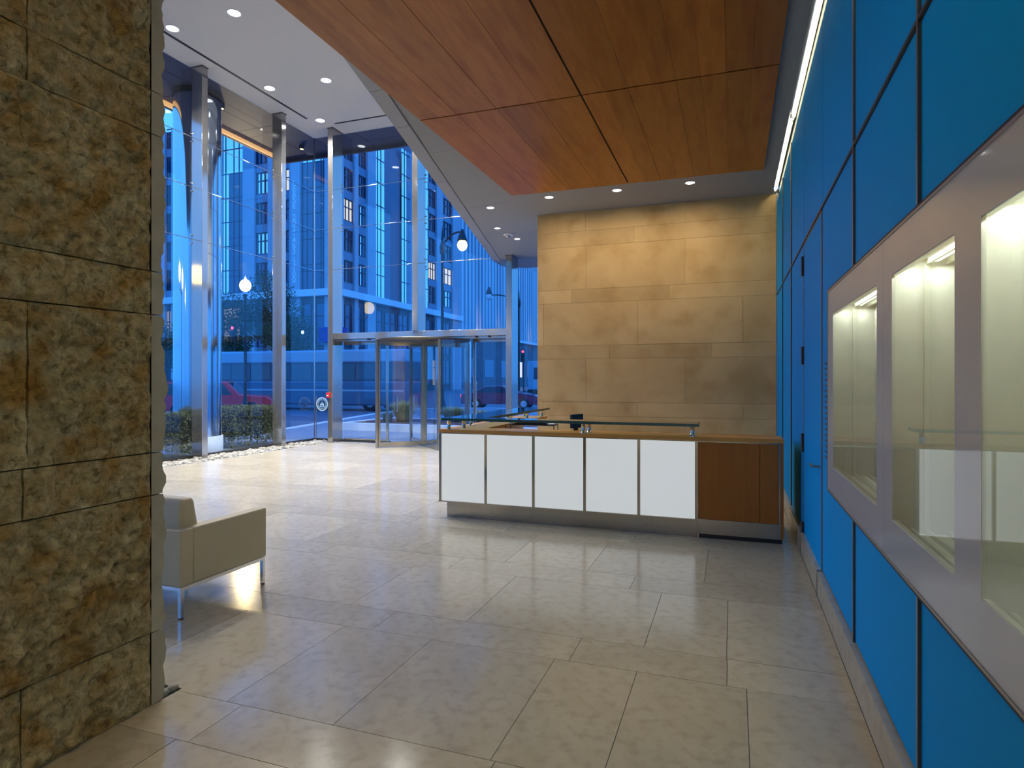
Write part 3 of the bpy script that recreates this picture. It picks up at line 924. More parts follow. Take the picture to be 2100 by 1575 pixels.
# plaque and alarm box
pq = thing('glass_plaque', 'round etched plaque with leaf emblem mounted inside the corner glass', 'plaque', (-6.30 * H, YG - .04, .59 * H))
pc = (-6.300 * H, YG - .045, .590 * H)
def disc_y(m, c, r0, r1, y, n_=36, a0=0, a1=2 * PI):
    v = []; f = []
    for i in range(n_ + 1):
        a = a0 + (a1 - a0) * i / n_
        v += [(c[0] + r0 * math.cos(a), y, c[2] + r0 * math.sin(a)), (c[0] + r1 * math.cos(a), y, c[2] + r1 * math.sin(a))]
    for i in range(n_): f.append((2 * i, 2 * i + 1, 2 * i + 3, 2 * i + 2))
    m.add(v, f)
m = MB(); disc_y(m, pc, .0005, .185, pc[1] + .006); disc_y(m, pc, .0005, .185, pc[1]); m.build('plaque_disc', glassm('plaque_glass', (.70, .90, .95), 1.6, base=.12), pq)
m = MB(); disc_y(m, pc, .160, .185, pc[1] - .004); m.build('plaque_rim', M['etched'], pq)
m = MB(); disc_y(m, pc, .112, .118, pc[1] - .004)
for i in range(30):
    a = 2 * PI * i / 30
    if i % 8 == 7: continue
    q = Vector((pc[0] + .14 * math.cos(a), pc[1] - .004, pc[2] + .14 * math.sin(a)))
    t_ = Vector((-math.sin(a), 0, math.cos(a))) * .007; r_ = Vector((math.cos(a), 0, math.sin(a))) * .011
    m.add([q - t_ - r_, q + t_ - r_, q + t_ + r_, q - t_ + r_], [(0, 1, 2, 3)])
m.build('plaque_lettering', M['etched'], pq)
m = MB()
for dx, hh in ((-.045, .055), (0, .085), (.045, .055)):
    b0 = Vector((pc[0] + dx, pc[1] - .004, pc[2] - .055))
    pr_ = [(0, 0), (.020, .35), (.017, .6), (0, 1), (-.017, .6), (-.020, .35)]
    m.add([b0 + Vector((a, 0, b_ * hh * 1.5)) for a, b_ in pr_], [tuple(range(6))])
m.add([(pc[0] - .08, pc[1] - .004, pc[2] - .075), (pc[0] + .08, pc[1] - .004, pc[2] - .075), (pc[0] + .08, pc[1] - .004, pc[2] - .063), (pc[0] - .08, pc[1] - .004, pc[2] - .063)], [(0, 1, 2, 3)])
m.build('plaque_leaves', M['etched'], pq)
m = MB(); m.tube([(pc[0] - .2, YG - .03, .0), (pc[0] - .2, YG - .03, .73 * H)], .009, 8); m.build('plaque_stand', M['bronze'], pq)
ab = thing('alarm_box', 'small red alarm pull box on the steel post', 'alarm box', (-6.0 * H, 8.19 * H, .70 * H))
MB().rbox(-6.02 * H, -5.955 * H, 8.165 * H, 8.2 * H, .70 * H, .785 * H, .006, 2).build('box_body', M['red'], ab)
bx('pull_bar', M['whitetrim'], ab, -6.008 * H, -5.967 * H, 8.16 * H, 8.165 * H, .73 * H, .745 * H)

# ================================================================== reception desk
DY = 4.06 * H; DX0 = -2.004 * H; DX1 = -.215 * H
desk = thing('reception_desk', 'reception desk front of five backlit white glass panels', 'desk', (-1.1 * H, DY, 0))
zt = .612 * H; z0 = .118 * H
bx('plinth', M['steel'], desk, -1.965 * H, DX1, DY + .05, DY + .09, 0, z0 - .008)
bx('plinth', M['steel'], desk, -1.965 * H, -1.965 * H + .03, DY + .09, 5.82 * H, 0, z0 - .008)
bx('bottom_rail', M['steel'], desk, DX0 - .02, DX1, DY - .012, DY + .09, z0 - .012, z0)
bx('top_rail', M['steel'], desk, DX0, DX1, DY - .002, DY + .07, zt - .012, zt)
MB().box(DX0 + .03, DX1, DY + .028, DY + .06, z0, zt - .012).build('backing', M['whitetrim'], desk)
dv = [-2.004, -1.649, -1.295, -.936, -.578, -.219]
for i in range(5):
    a, b_ = dv[i] * H, dv[i + 1] * H
    MB().rbox(a + .016, b_ - .016, DY + .001, DY + .02, z0 + .002, zt - .014, .002, 1).build('light_panel', M['lightpanel'], desk)
for i, xq in enumerate(dv):
    bx('divider', M['steel'], desk, xq * H - .015, xq * H + .015, DY - .006, DY + .03, z0, zt - .012)
# left return of the desk, seen from its end
for i in range(4):
    a = DY + .04 + i * .73; b_ = a + .71
    MB().rbox(DX0 + .001, DX0 + .02, a, b_, z0 + .002, zt - .014, .002, 1).build('light_panel', M['lightpanel'], desk)
bx('bottom_rail', M['steel'], desk, DX0 - .012, DX0 + .09, DY + .09, 5.84 * H, z0 - .012, z0)
bx('backing', M['whitetrim'], desk, DX0 + .028, DX0 + .06, DY + .06, 5.84 * H, z0, zt - .012)
bx('work_surface', M['woodtop'], desk, DX0 + .1, -.25 * H, 4.25 * H, 4.62 * H, .44 * H, .46 * H)
bx('work_surface', M['woodtop'], desk, DX0 + .1, -1.55 * H, 4.62 * H, 5.80 * H, .44 * H, .46 * H)
# timber counter top
ct = thing('counter_top', 'thin maple counter top running along the whole desk', 'counter top', (-.85 * H, DY, zt))
TOPZ = .636 * H
bx('front_board', M['woodtop'], ct, DX0 - .012, .287 * H, DY - .02, 4.26 * H, zt, TOPZ)
bx('return_board', M['woodtop'], ct, DX0 - .012, -1.72 * H, 4.26 * H, 5.84 * H, zt, TOPZ)
# glass transaction shelf on standoffs
gs = thing('glass_shelf', 'thick green-edged glass shelf on steel studs over the counter', 'glass shelf', (-1.1 * H, 4.1 * H, TOPZ))
GZ0, GZ1 = .700 * H, .718 * H
gx0, gx1 = -1.985 * H, -.203 * H; gy0, gy1 = 4.035 * H, 4.195 * H; rx1 = -1.695 * H; ry1 = 5.84 * H
poly = [(gx0, gy0), (gx1, gy0), (gx1, gy1), (rx1, gy1), (rx1, ry1), (gx0, ry1)]
MB().prism(poly, GZ0, GZ1).build('shelf_pane', M['shelfglass'], gs)
e_ = MB(); t_ = .006
e_.box(gx0, gx1, gy0 - .001, gy0 + t_, GZ0, GZ1); e_.box(gx1 - t_, gx1 + .001, gy0, gy1, GZ0, GZ1); e_.box(rx1, gx1, gy1 - t_, gy1 + .001, GZ0, GZ1)
e_.box(rx1 - t_, rx1 + .001, gy1, ry1, GZ0, GZ1); e_.box(gx0, rx1, ry1 - t_, ry1 + .001, GZ0, GZ1); e_.box(gx0 - .001, gx0 + t_, gy0, ry1, GZ0, GZ1)
e_.build('shelf_edge', M['edgegreen'], gs)
for (xq, yq) in ((-.245, 4.08), (-.95, 4.08), (-.93, 4.17), (-1.95, 4.09), (-1.88, 4.2), (-1.93, 4.45), (-1.93, 4.87), (-1.75, 4.87), (-1.93, 5.3), (-1.75, 5.3), (-1.93, 5.75), (-1.75, 5.75)):
    m = MB(); m.lathe((xq * H, yq * H, TOPZ), [(.030, 0), (.030, .006), (.022, .006), (.022, GZ0 - TOPZ - .006), (.030, GZ0 - TOPZ - .006), (.030, GZ0 - TOPZ)], 16)
    m.build('stud', M['chrome'], gs)
# timber cabinet at the right end
cab = thing('desk_cabinet', 'maple cabinet with steel-framed doors at the right end of the desk', 'cabinet', (.04 * H, DY, 0))
cx0, cx1 = -.211 * H, .285 * H
bx('carcass', M['wood'], cab, cx0 + .004, cx1, DY + .018, 4.60 * H, .12 * H, zt)
bx('door', M['wood'], cab, cx0 + .010, .150 * H, DY + .000, DY + .018, .122 * H, .603 * H)
bx('door', M['wood'], cab, .1535 * H, .256 * H, DY + .000, DY + .018, .122 * H, .603 * H)
m = MB(); m.box(cx0, .262 * H, DY - .006, DY + .018, .604 * H, zt); m.box(.258 * H, .268 * H, DY - .006, DY + .018, .118 * H, zt); m.box(cx0, .262 * H, DY - .006, DY + .018, .113 * H, .121 * H)
m.build('door_frame', M['steel'], cab)
bx('end_board', M['wood'], cab, .270 * H, cx1, DY - .004, DY + .018, .03 * H, zt)
bx('plinth', M['steel'], cab, cx0 + .002, .283 * H, DY + .004, DY + .02, .028 * H, .113 * H)
bx('toe_space', M['black'], cab, cx0 + .01, .278 * H, DY + .03, 4.55 * H, 0, .028 * H)
# things on the desk
mo = thing('monitor', 'black computer monitor standing behind the counter', 'monitor', (-.98 * H, 4.45 * H, .46 * H))
m = MB(); c_ = Vector((-1.137 * H, 4.62 * H, 0))
m.bar(c_ + Vector((-.03, -.10, .678 * H)), c_ + Vector((.06, .12, .678 * H)), .03, .17); m.build('screen', M['black'], mo)
MB().box(c_.x - .02, c_.x + .03, c_.y - .02, c_.y + .03, .46 * H, .63 * H).build('stand', M['black'], mo)
MB().rbox(c_.x - .10, c_.x + .10, c_.y - .09, c_.y + .09, .46 * H, .468 * H, .004, 1).build('foot', M['black'], mo)
tr_ = thing('document_tray', 'black tiered document tray behind the counter left of the monitor', 'document tray', (-1.46 * H, 4.55 * H, .46 * H))
for zq in (.464, .53, .59, .648):
    bx('tray_shelf', M['black'], tr_, -1.66 * H, -1.27 * H, 4.49 * H, 4.61 * H, zq * H - .004, zq * H + .004)
for xq in (-1.66, -1.274):
    for yq in (4.49, 4.604):
        bx('tray_post', M['black'], tr_, xq * H, xq * H + .008, yq * H, yq * H + .008, .46 * H, .65 * H)
m = MB(); m.sidepoly([(-1.62 * H, .651 * H), (-1.33 * H, .651 * H), (-1.33 * H, .664 * H), (-1.52 * H, .672 * H)], 4.50 * H, 4.60 * H); m.build('tray_top_file', M['black'], tr_)
pp = bx('paper_stack', M['paper'], None, -1.325 * H, -1.275 * H, 4.505 * H, 4.595 * H, .6512 * H, .661 * H)
tag(pp, 'small stack of white paper on the right end of the black tray', 'paper')

# ================================================================== armchair
AX1 = -2.147 * H; AX0 = AX1 - .52 * H; AY0 = 1.945 * H; AY1 = 2.446 * H
ch = thing('armchair', 'boxy taupe leather armchair on slim chrome legs beside the stone pier', 'armchair', ((AX0 + AX1) / 2, (AY0 + AY1) / 2, 0))
za, zs_ = .372 * H, .135 * H
aw = .105
MB().rbox(AX1 - aw, AX1, AY0 + .108, AY1, zs_, za, .014, 3).build('arm', M['leather'], ch)
MB().rbox(AX0, AX0 + aw, AY0 + .108, AY1, zs_, za, .014, 3).build('arm', M['leather'], ch)
MB().rbox(AX0, AX1, AY0, AY0 + .110, zs_, za, .012, 3).build('backrest', M['leather'], ch)
MB().rbox(AX0 + aw, AX1 - aw, AY0 + .1, AY1 - .02, zs_, zs_ + .09, .010, 2).build('seat_base', M['leather'], ch)
MB().rbox(AX0 + aw + .004, AX1 - aw - .004, AY0 + .12, AY1 + .005, zs_ + .09, zs_ + .235, .03, 4).build('seat_cushion', M['leather'], ch)
m = MB(); m.rbox(AX0 + aw + .004, AX1 - aw + .03, -.075, .075, 0, .42, .035, 4)
vv = []
for (x, y, z) in m.v:
    k_ = z / .42
    vv.append((x, AY0 + .165 + y * (1.45 - .75 * k_) - .075 * k_ * .4, zs_ + .19 + z * .945))
m.v = vv
m.build('back_cushion', M['leather'], ch)
fr = MB()
for yq in (AY0 + .02, AY1 - .02): fr.box(AX0 + .01, AX1 - .01, yq - .012, yq + .012, zs_ - .026, zs_ - .001)
for xq in (AX0 + .02, AX1 - .02): fr.box(xq - .012, xq + .012, AY0 + .01, AY1 - .01, zs_ - .026, zs_ - .001)
fr.build('leg_frame', M['chrome'], ch)
for xq in (AX0 + .022, AX1 - .022):
    for yq in (AY0 + .022, AY1 - .022):
        lg = bx('leg', M['chrome'], ch, xq - .013, xq + .013, yq - .013, yq + .013, .012, zs_ - .02)
        bx('glide', M['black'], lg, xq - .011, xq + .011, yq - .011, yq + .011, 0, .012)

# ================================================================== pebbles
def pebble_mesh(seed):
    bm = bmesh.new(); bmesh.ops.create_icosphere(bm, subdivisions=2, radius=1)
    for q in bm.verts:
        n_ = noise.noise(q.co * 1.1 + Vector((seed * 5.3, 1, seed))) * .28
        q.co = q.co * (1 + n_); q.co.z *= .6; q.co.y *= .78
    me = bpy.data.meshes.new('pebble'); bm.to_mesh(me); bm.free()
    for p in me.polygons: p.use_smooth = True
    me.materials.append(M['pebble'])
    return me
PM = [pebble_mesh(i) for i in range(8)]
rp = random.Random(3)
def pebble(x, y, z, s, label, group):
    o = bpy.data.objects.new('pebble', rp.choice(PM)); C.objects.link(o)
    o.location = (x, y, z); o.scale = (s, s, s); o.rotation_euler = (rp.uniform(-.3, .3), rp.uniform(-.3, .3), rp.uniform(0, 6.28))
    return tag(o, label, 'pebble', group)
for i in range(260):
    yq = rp.uniform(5.2, 8.38) * H
    pebble(rp.uniform(-6.42, -6.04) * H, yq, rp.uniform(-.012, .008), rp.uniform(.035, .065), 'pale river pebble in the strip along the left glass wall', 'pebbles along the glass')
st = MB()
base = PM[0]
bv = [v.co.copy() for v in base.vertices]; bf = [tuple(p.vertices) for p in base.polygons]
bms = bmesh.new(); bmesh.ops.create_icosphere(bms, subdivisions=1, radius=1)
bms.verts.index_update()
bv = [v.co.copy() for v in bms.verts]; bf = [tuple(v.index for v in f.verts) for f in bms.faces]; bms.free()
for i in range(1500):
    s_ = rp.uniform(.025, .055); c_ = Vector((rp.uniform(-6.45, -6.02) * H, rp.uniform(4.4, 8.44) * H, -.02)); a = rp.uniform(0, 6.28)
    R_ = Matrix.Rotation(a, 3, 'Z')
    st.add([c_ + R_ @ Vector((q.x * s_, q.y * s_ * .75, q.z * s_ * .6)) for q in bv], bf, True)
so = st.build('pebble_gravel', M['pebble'], None)
tag(so, 'smaller pale pebbles filling the strip along the left glass', 'pebbles', None, 'stuff')
GP = 'pebbles at the foot of the pier'
for x, y, s_, l in ((-1.708, 1.475, .040, 'brownish pebble at the foot of the stone pier, nearest the viewer'), (-1.703, 1.508, .036, 'greenish grey pebble at the foot of the stone pier, furthest right'),
                    (-1.752, 1.498, .036, 'pale bluish pebble at the foot of the stone pier, in the middle'), (-1.765, 1.52, .030, 'small dark pebble behind the others at the foot of the stone pier')):
    pebble(x * H, y * H, .006, s_, l, GP)

# ================================================================== outdoors: ground
def P2(x, y): return (x * H, y * H)
kl = [(-7.6, -8), (-8.5, 10.3), (-9.75, 15.5), (-10.1, 18.2), (-9.4, 19.4), (-8.0, 19.9), (60, 20.2)]
pv = MB().prism([P2(*p) for p in [(60, -8)] + kl[::-1][0:] ], -.16, -.012)
pavement = pv.build('pavement', M['pave'], None); tag(pavement, 'pale granite pavement outside the glass', None, None, 'structure')
# hole is not needed: the lobby slab sits just above the paving
road = bx('road', M['road'], None, -160 * H, 120 * H, -60 * H, 160 * H, -.30, -.15); tag(road, 'dark wet road outside', None, None, 'structure')
kb = thing('kerb', 'pale granite kerb edging the pavement', None, (-8.5 * H, 10.3 * H, -.15)); tag(kb, kind='structure')
for a, b_ in zip(kl[:-1], kl[1:]):
    n_ = max(1, int(math.hypot(b_[0] - a[0], b_[1] - a[1]) / 1.3)) if b_[1] > 5 and a[0] < 20 else 1
    n_ = min(n_, 14)
    for i in range(n_):
        q0 = Vector((a[0] + (b_[0] - a[0]) * i / n_, a[1] + (b_[1] - a[1]) * i / n_, 0)) * H
        q1 = Vector((a[0] + (b_[0] - a[0]) * (i + 1) / n_, a[1] + (b_[1] - a[1]) * (i + 1) / n_, 0)) * H
        dd = (q1 - q0).normalized() * .01
        m = MB(); m.bar(q0 + dd + Vector((0, 0, -.075)), q1 - dd + Vector((0, 0, -.075)), .34, .15); m.build('kerb_stone', M['kerb'], kb)

# exterior canopy over the glass
cn = thing('canopy', 'dark metal canopy outside the glass', None, (XG - 1, YG, ZC)); tag(cn, kind='structure')
ZCN = ZC + .02
n_ = 0
for i in range(9):
    y0 = (9.15 - 1.3 * (i + 1)) * H; y1 = (9.15 - 1.3 * i) * H
    for x0, x1 in ((-7.66, -7.07), (-7.07, -6.485)):
        bx('soffit_sheet', M['canopy'], cn, x0 * H + .008, x1 * H - .008, y0 + .008, y1 - .008, ZCN, ZCN + .05)
for i in range(5):
    x0 = (-6.485 + i * .75); x1 = x0 + .75
    bx('soffit_sheet', M['canopy'], cn, x0 * H + .008, x1 * H - .008, YG + .03, 9.15 * H - .008, ZCN, ZCN + .05)
bx('canopy_edge', M['canopy'], cn, -7.70 * H, -7.66 * H, -2 * H, 9.19 * H, ZCN - .10, ZCN + .5)
bx('canopy_edge', M['canopy'], cn, -7.70 * H, -2.7 * H, 9.15 * H, 9.19 * H, ZCN - .10, ZCN + .5)
bx('canopy_top', M['canopy'], cn, -7.66 * H, -2.7 * H, 8.5 * H, 9.15 * H, ZCN + .06, ZCN + .4)
bx('canopy_top', M['canopy'], cn, -7.66 * H, -6.49 * H, -2 * H, 8.5 * H, ZCN + .06, ZCN + .4)
cl = bx('canopy_lamp', M['warmstrip'], None, -7.655 * H, -7.60 * H, 5.5 * H, 8.9 * H, ZCN - .09, ZCN - .005); tag(cl, 'long warm strip lamp under the canopy edge outside', 'strip lamp')
for x, y, l in ((-6.95, 7.0, 'small warm spot lamp under the canopy above the left hedge'), (-6.9, 8.7, 'small warm spot lamp under the canopy at its corner')):
    t = thing('canopy_spot', l, 'spot lamp', (x * H, y * H, ZCN))
    MB().lathe((x * H, y * H, ZCN), [(.07, 0), (.07, -.08), (.05, -.10)], 16).build('spot_body', M['iron'], t)
    MB().lathe((x * H, y * H, ZCN - .095), [(.0005, 0), (.05, 0)], 16).build('spot_lens', M['globe'], t)

# big round column
col_ = thing('round_column', 'large polished steel column outside the left glass', 'column', (-7.05 * H, 6.67 * H, 0))
cc = (-7.05 * H, 6.67 * H, 0)
rc_ = .305 * H
MB().lathe(cc, [(rc_, .34), (rc_, ZCN - .12)], 64).build('shaft', mat('polished_cladding', (.62, .63, .65), .10, 1.0), col_)
MB().lathe(cc, [(rc_ * 1.05, ZCN - .12), (rc_ * 1.05, ZCN - .001), (rc_ * .9, ZCN - .001)], 64).build('collar', M['darkmetal'], col_)
MB().lathe(cc, [(rc_ * 1.07, -.01), (rc_ * 1.07, .34), (rc_ * .9, .34)], 64).build('stone_base', M['kerb'], col_)
for a in (-.75, .6, 2.2):
    MB().tube([(cc[0] + (rc_ + .002) * math.cos(a), cc[1] + (rc_ + .002) * math.sin(a), .34), (cc[0] + (rc_ + .002) * math.cos(a), cc[1] + (rc_ + .002) * math.sin(a), ZCN - .12)], .006, 6).build('cladding_seam', M['chrome'], col_)

# ------------------------------------------------------------------ planting
def leaves(m, pts, size, rng):
    for p in pts:
        a = Vector((rng.gauss(0, 1), rng.gauss(0, 1), rng.gauss(0, 1))).normalized(); b_ = a.orthogonal().normalized()
        b_ = (Matrix.Rotation(rng.uniform(0, 6.28), 3, a) @ b_)
        c_ = a.cross(b_); s_ = size * rng.uniform(.6, 1.3)
        p = Vector(p)
        m.add([p - b_ * s_, p + c_ * s_ * .45, p + b_ * s_, p - c_ * s_ * .45], [(0, 1, 2, 3)])
def hedge(x0, x1, y0, y1, z1, label):
    t = thing('box_hedge', label, 'hedge', ((x0 + x1) / 2, (y0 + y1) / 2, 0))
    rng = random.Random(int(y0 * 10))
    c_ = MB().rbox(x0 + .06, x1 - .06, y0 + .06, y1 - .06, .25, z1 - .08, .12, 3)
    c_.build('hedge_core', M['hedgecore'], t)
    pts = []
    for i in range(12000):
        q = Vector((rng.uniform(x0, x1), rng.uniform(y0, y1), rng.uniform(.03, z1)))
        f_ = rng.choice((0, 1, 2, 2, 3, 4)); j = rng.uniform(0, .08)
        if f_ == 0: q.x = x1 - j
        elif f_ == 1: q.x = x0 + j
        elif f_ == 2: q.z = z1 - j + .06 * noise.noise(q * 2.5)
        elif f_ == 3: q.y = y0 + j
        else: q.y = y1 - j
        # rounded shoulders
        ex = min(q.y - y0, y1 - q.y, .25) / .25
        q.z -= (1 - ex) ** 2 * .18 * (q.z / z1)
        pts.append(q + Vector((noise.noise(q * 3) * .05, noise.noise(q * 3 + Vector((5, 5, 5))) * .05, 0)))
    m = MB(); leaves(m, pts, .028, rng)
    o = m.build('foliage', M['hedge'], t); o['kind'] = 'stuff'
    for i in range(5):
        xq = rng.uniform(x0 + .2, x1 - .2); yq = y0 + (y1 - y0) * (i + .5) / 5
        MB().tube([(xq, yq, -.02), (xq + .03, yq, .4)], .02, 6).build('stem', M['bark'], t)
hedge(-7.50 * H, -6.72 * H, 7.02 * H, 8.05 * H, .585 * H, 'clipped green box hedge right of the round column')
hedge(-7.35 * H, -6.62 * H, 4.7 * H, 6.31 * H, .57 * H, 'clipped green box hedge left of the round column, beside the stone pier')
# stone planter outside the door
pt = thing('stone_planter', 'low pale granite planter outside the revolving door', 'planter', (-5.0 * H, 11 * H, 0))
px0, px1, py0, py1, pz = -7.35 * H, -2.2 * H, 10.35 * H, 12.2 * H, .135 * H
for i in range(6):
    a = px0 + (px1 - px0) * i / 6; b_ = px0 + (px1 - px0) * (i + 1) / 6
    bx('kerb_block', M['kerb'], pt, a + .004, b_ - .004, py0, py0 + .25, -.012, pz)
    bx('kerb_block', M['kerb'], pt, a + .004, b_ - .004, py1 - .25, py1, -.012, pz)
bx('kerb_block', M['kerb'], pt, px0, px0 + .25, py0 + .254, py1 - .254, -.012, pz); bx('kerb_block', M['kerb'], pt, px1 - .25, px1, py0 + .254, py1 - .254, -.012, pz)
bx('mulch', M['mulch'], pt, px0 + .25, px1 - .25, py0 + .25, py1 - .25, -.012, pz - .02)
def grass(cx, cy, r, hgt, n_, label, seed):
    t = thing('ornamental_grass', label, 'grass clump', (cx, cy, pz - .02))
    rng = random.Random(seed); m = MB()
    for i in range(n_):
        a = rng.uniform(0, 6.28); rr_ = r * .35 * math.sqrt(rng.random()); lean = rng.uniform(.1, 1.0) * r
        b0 = Vector((cx + rr_ * math.cos(a), cy + rr_ * math.sin(a), pz - .03)); hh = hgt * rng.uniform(.55, 1.0)
        d = Vector((math.cos(a), math.sin(a), 0)); s_ = Vector((-d.y, d.x, 0)) * .007
        p1 = b0 + d * lean * .35 + Vector((0, 0, hh * .6)); p2 = b0 + d * lean + Vector((0, 0, hh * (1.0 - .25 * lean / r)))
        m.add([b0 - s_, b0 + s_, p1 + s_, p1 - s_, p2], [(0, 1, 2, 3), (3, 2, 4)])
    o = m.build('blades', M['grassblade'], t); o['kind'] = 'stuff'
    m = MB(); m.ball((cx, cy, pz + .02), r * .42, 10, 6, (1, 1, .5)); m.build('crown', M['hedgecore'], t)
grass(ratio(828) * 11.3 * H, 11.3 * H, .62, .85, 1500, 'tall feathery grass clump in the planter left of the door shaft', 1)
grass(ratio(795) * 11.0 * H, 11.0 * H, .3, .45, 500, 'short grass tuft in the planter beside the tall clump', 8)
grass(ratio(930) * 11.6 * H, 11.6 * H, .60, .62, 1500, 'low bushy grass clump in the planter right of the door shaft', 2)
grass(ratio(985) * 11.6 * H, 11.6 * H, .4, .5, 700, 'small grass clump in the planter at its right end', 3)

def tree(cx, cy, hgt, cr, label, seed, n_=5200, z0=-.15, cz=.62):
    t = thing('street_tree', label, 'tree', (cx, cy, z0))
    rng = random.Random(seed)
    m = MB(); m.tube([(cx, cy, z0), (cx + .05, cy, hgt * .3), (cx - .05, cy + .1, hgt * .6), (cx, cy, hgt * .85)], [.13, .11, .08, .03], 8)
    for i in range(7):
        a = rng.uniform(0, 6.28); zz = hgt * rng.uniform(.35, .7)
        m.tube([(cx, cy, zz), (cx + math.cos(a) * cr * .7, cy + math.sin(a) * cr * .7, zz + hgt * .15)], [.05, .015], 5)
    m.build('trunk', M['bark'], t)
    blobs = [(Vector((rng.gauss(0, .42) * cr, rng.gauss(0, .42) * cr, hgt * cz + rng.gauss(0, .16) * hgt)), rng.uniform(.35, .6) * cr) for i in range(14)]
    pts = []
    for i in range(n_):
        c_, r_ = rng.choice(blobs)
        d = Vector((rng.gauss(0, 1), rng.gauss(0, 1), rng.gauss(0, 1))).normalized() * r_ * (rng.random() ** .4)
        q = Vector((cx, cy, 0)) + c_ + d
        if q.z > .8: pts.append(q)
    m = MB(); leaves(m, pts, .10, rng)
    o = m.build('foliage', M['leaf'], t); o['kind'] = 'stuff'
tree(ratio(560) * 22 * H, 22 * H, 5.9 * H, 1.6 * H, 'broad dark street tree behind the globe lamp', 5, 12000, cz=.56)
tree(ratio(492) * 26 * H, 26 * H, 5.0 * H, 1.2 * H, 'dark street tree left of the globe lamp post', 6, 8000, cz=.55)
tree(ratio(609) * 28 * H, 28 * H, 4.2 * H, 1.0 * H, 'slim dark tree beside the green traffic signal', 7, 4000)
tree(ratio(340) * 22 * H, 22 * H, 3.9 * H, 1.3 * H, 'dark street tree seen between the pier and the round column', 9)

# ------------------------------------------------------------------ street lamps and signals
def globe_lamp(gx, gy, gt, label, power):
    gl = thing('globe_lamp', label, 'street lamp', (gx, gy, -.15))
    MB().lathe((gx, gy, -.15), [(.20, 0), (.20, .25), (.12, .40), (.085, 1.0), (.06, 1.1), (.05, gt - .20), (.075, gt - .16), (.10, gt - .10), (.0005, gt - .08)], 16).build('lamp_post', M['iron'], gl)
    MB().ball((gx, gy, gt + .09), .215, 20, 14, (1, 1, 1.1)).build('globe', M['globe'], gl)
    MB().lathe((gx, gy, gt + .30), [(.09, 0), (.05, .06), (.02, .12), (.0005, .2)], 12).build('finial', M['iron'], gl)
    ld = bpy.data.lights.new('globe_light', 'POINT'); ld.energy = power; ld.color = (1, .72, .35); ld.shadow_soft_size = .22
    lo_ = bpy.data.objects.new('globe_light', ld); C.objects.link(lo_); lo_.location = (gx, gy, gt + .75)
globe_lamp(ratio(503) * 11.6 * H, 11.6 * H, 3.14 * H, 'black iron street lamp with one bright warm globe', 500)
globe_lamp(-8.0 * H, 1.72 * H, 2.62 * H, 'iron globe lamp on the kerb further back along the street', 0)
tg = thing('twin_globe_lamp', 'iron lamp post with two warm globes on the kerb behind the stone pier', 'street lamp', (-8.0 * H, 4.95 * H, -.15))
MB().lathe((-8.0 * H, 4.95 * H, -.15), [(.22, 0), (.20, .3), (.10, .5), (.07, 1.2), (.05, 2.60 * H), (.0005, 2.75 * H)], 16).build('lamp_post', M['iron'], tg)
MB().tube([(-8.0 * H, 4.48 * H, 2.52 * H), (-8.0 * H, 4.6 * H, 2.40 * H), (-8.0 * H, 4.95 * H, 2.36 * H), (-8.0 * H, 5.3 * H, 2.40 * H), (-8.0 * H, 5.42 * H, 2.52 * H)], .035, 8).build('cross_arm', M['iron'], tg)
for yq in (4.48, 5.42):
    MB().ball((-8.0 * H, yq * H, 2.65 * H), .215, 20, 14, (1, 1, 1.1)).build('globe', M['globe'], tg)
def teardrop(px, Y, top, lit, pxl, pzl, label, side):
    x = ratio(px) * Y * H; y = Y * H
    xl = ratio(pxl) * Y * H
    t = thing('arm_lamp', label, 'street lamp', (x, y, -.15))
    zt_ = top * H
    MB().lathe((x, y, -.15), [(.22, 0), (.20, .5), (.10, .9), (.08, 2.0), (.065, zt_ - .8), (.11, zt_ - .75), (.13, zt_ - .45), (.07, zt_ - .2), (.03, zt_ + .3), (.0005, zt_ + .6)], 12).build('lamp_post', M['iron'], t)
    zl_ = pzl * H
    pts_ = []
    for i in range(9):
        k_ = i / 8
        pts_.append((x + (xl - x) * k_, y, zt_ - .5 + math.sin(k_ * PI * .62) * .55 - .0))
    pts_.append((xl, y, zl_ + .75))
    MB().tube(pts_, .045, 8).build('lamp_arm', M['iron'], t)
    MB().lathe((xl, y, zl_), [(.06, .75), (.14, .55), (.22, .30), (.23, .22), (.0005, .22)], 14).build('lamp_hood', M['iron'], t)
    MB().ball((xl, y, zl_ + .02), .23, 14, 10, (1, 1, 1.15)).build('lamp_globe', M['globe'] if lit else M['fin'], t)
teardrop(907, 15.9, 5.1, True, 948, 4.74, 'tall black lamp post whose curved arm holds a lit globe', 1)
teardrop(1064, 26.0, 4.75, False, 1003, 4.70, 'tall black lamp post with an unlit globe right of the header', -1)
def signal(px, Y, zc_, sig, label, hh=1):
    x = ratio(px) * Y * H; y = Y * H
    t = thing('traffic_signal', label, 'traffic light', (x, y, -.15))
    MB().tube([(x, y + .12, -.15), (x, y + .12, zc_ * H + .5)], .05, 8).build('signal_post', M['iron'], t)
    MB().rbox(x - .17, x + .17, y - .12, y + .10, zc_ * H - .5, zc_ * H + .5, .03, 2).build('signal_box', M['iron'], t)
    for k_, zz in enumerate((.32, 0, -.32)):
        m = MB(); m.ball((x, y - .12, zc_ * H + zz), .11, 10, 6, (1, .35, 1)); m.build('signal_lens', M[sig] if k_ == {'sigred': 0, 'siggreen': 1}[sig] else M['black'], t)
signal(623, 20.1, 2.82, 'siggreen', 'traffic signal showing green beside the slim tree')
signal(479, 20.2, 2.9, 'sigred', 'traffic signal showing red left of the globe lamp post')
signal(1058, 24, 3.1, 'siggreen', 'traffic signal showing green behind the right steel post')
signal(1073, 30, 2.2, 'sigred', 'traffic signal showing red near the white truck')

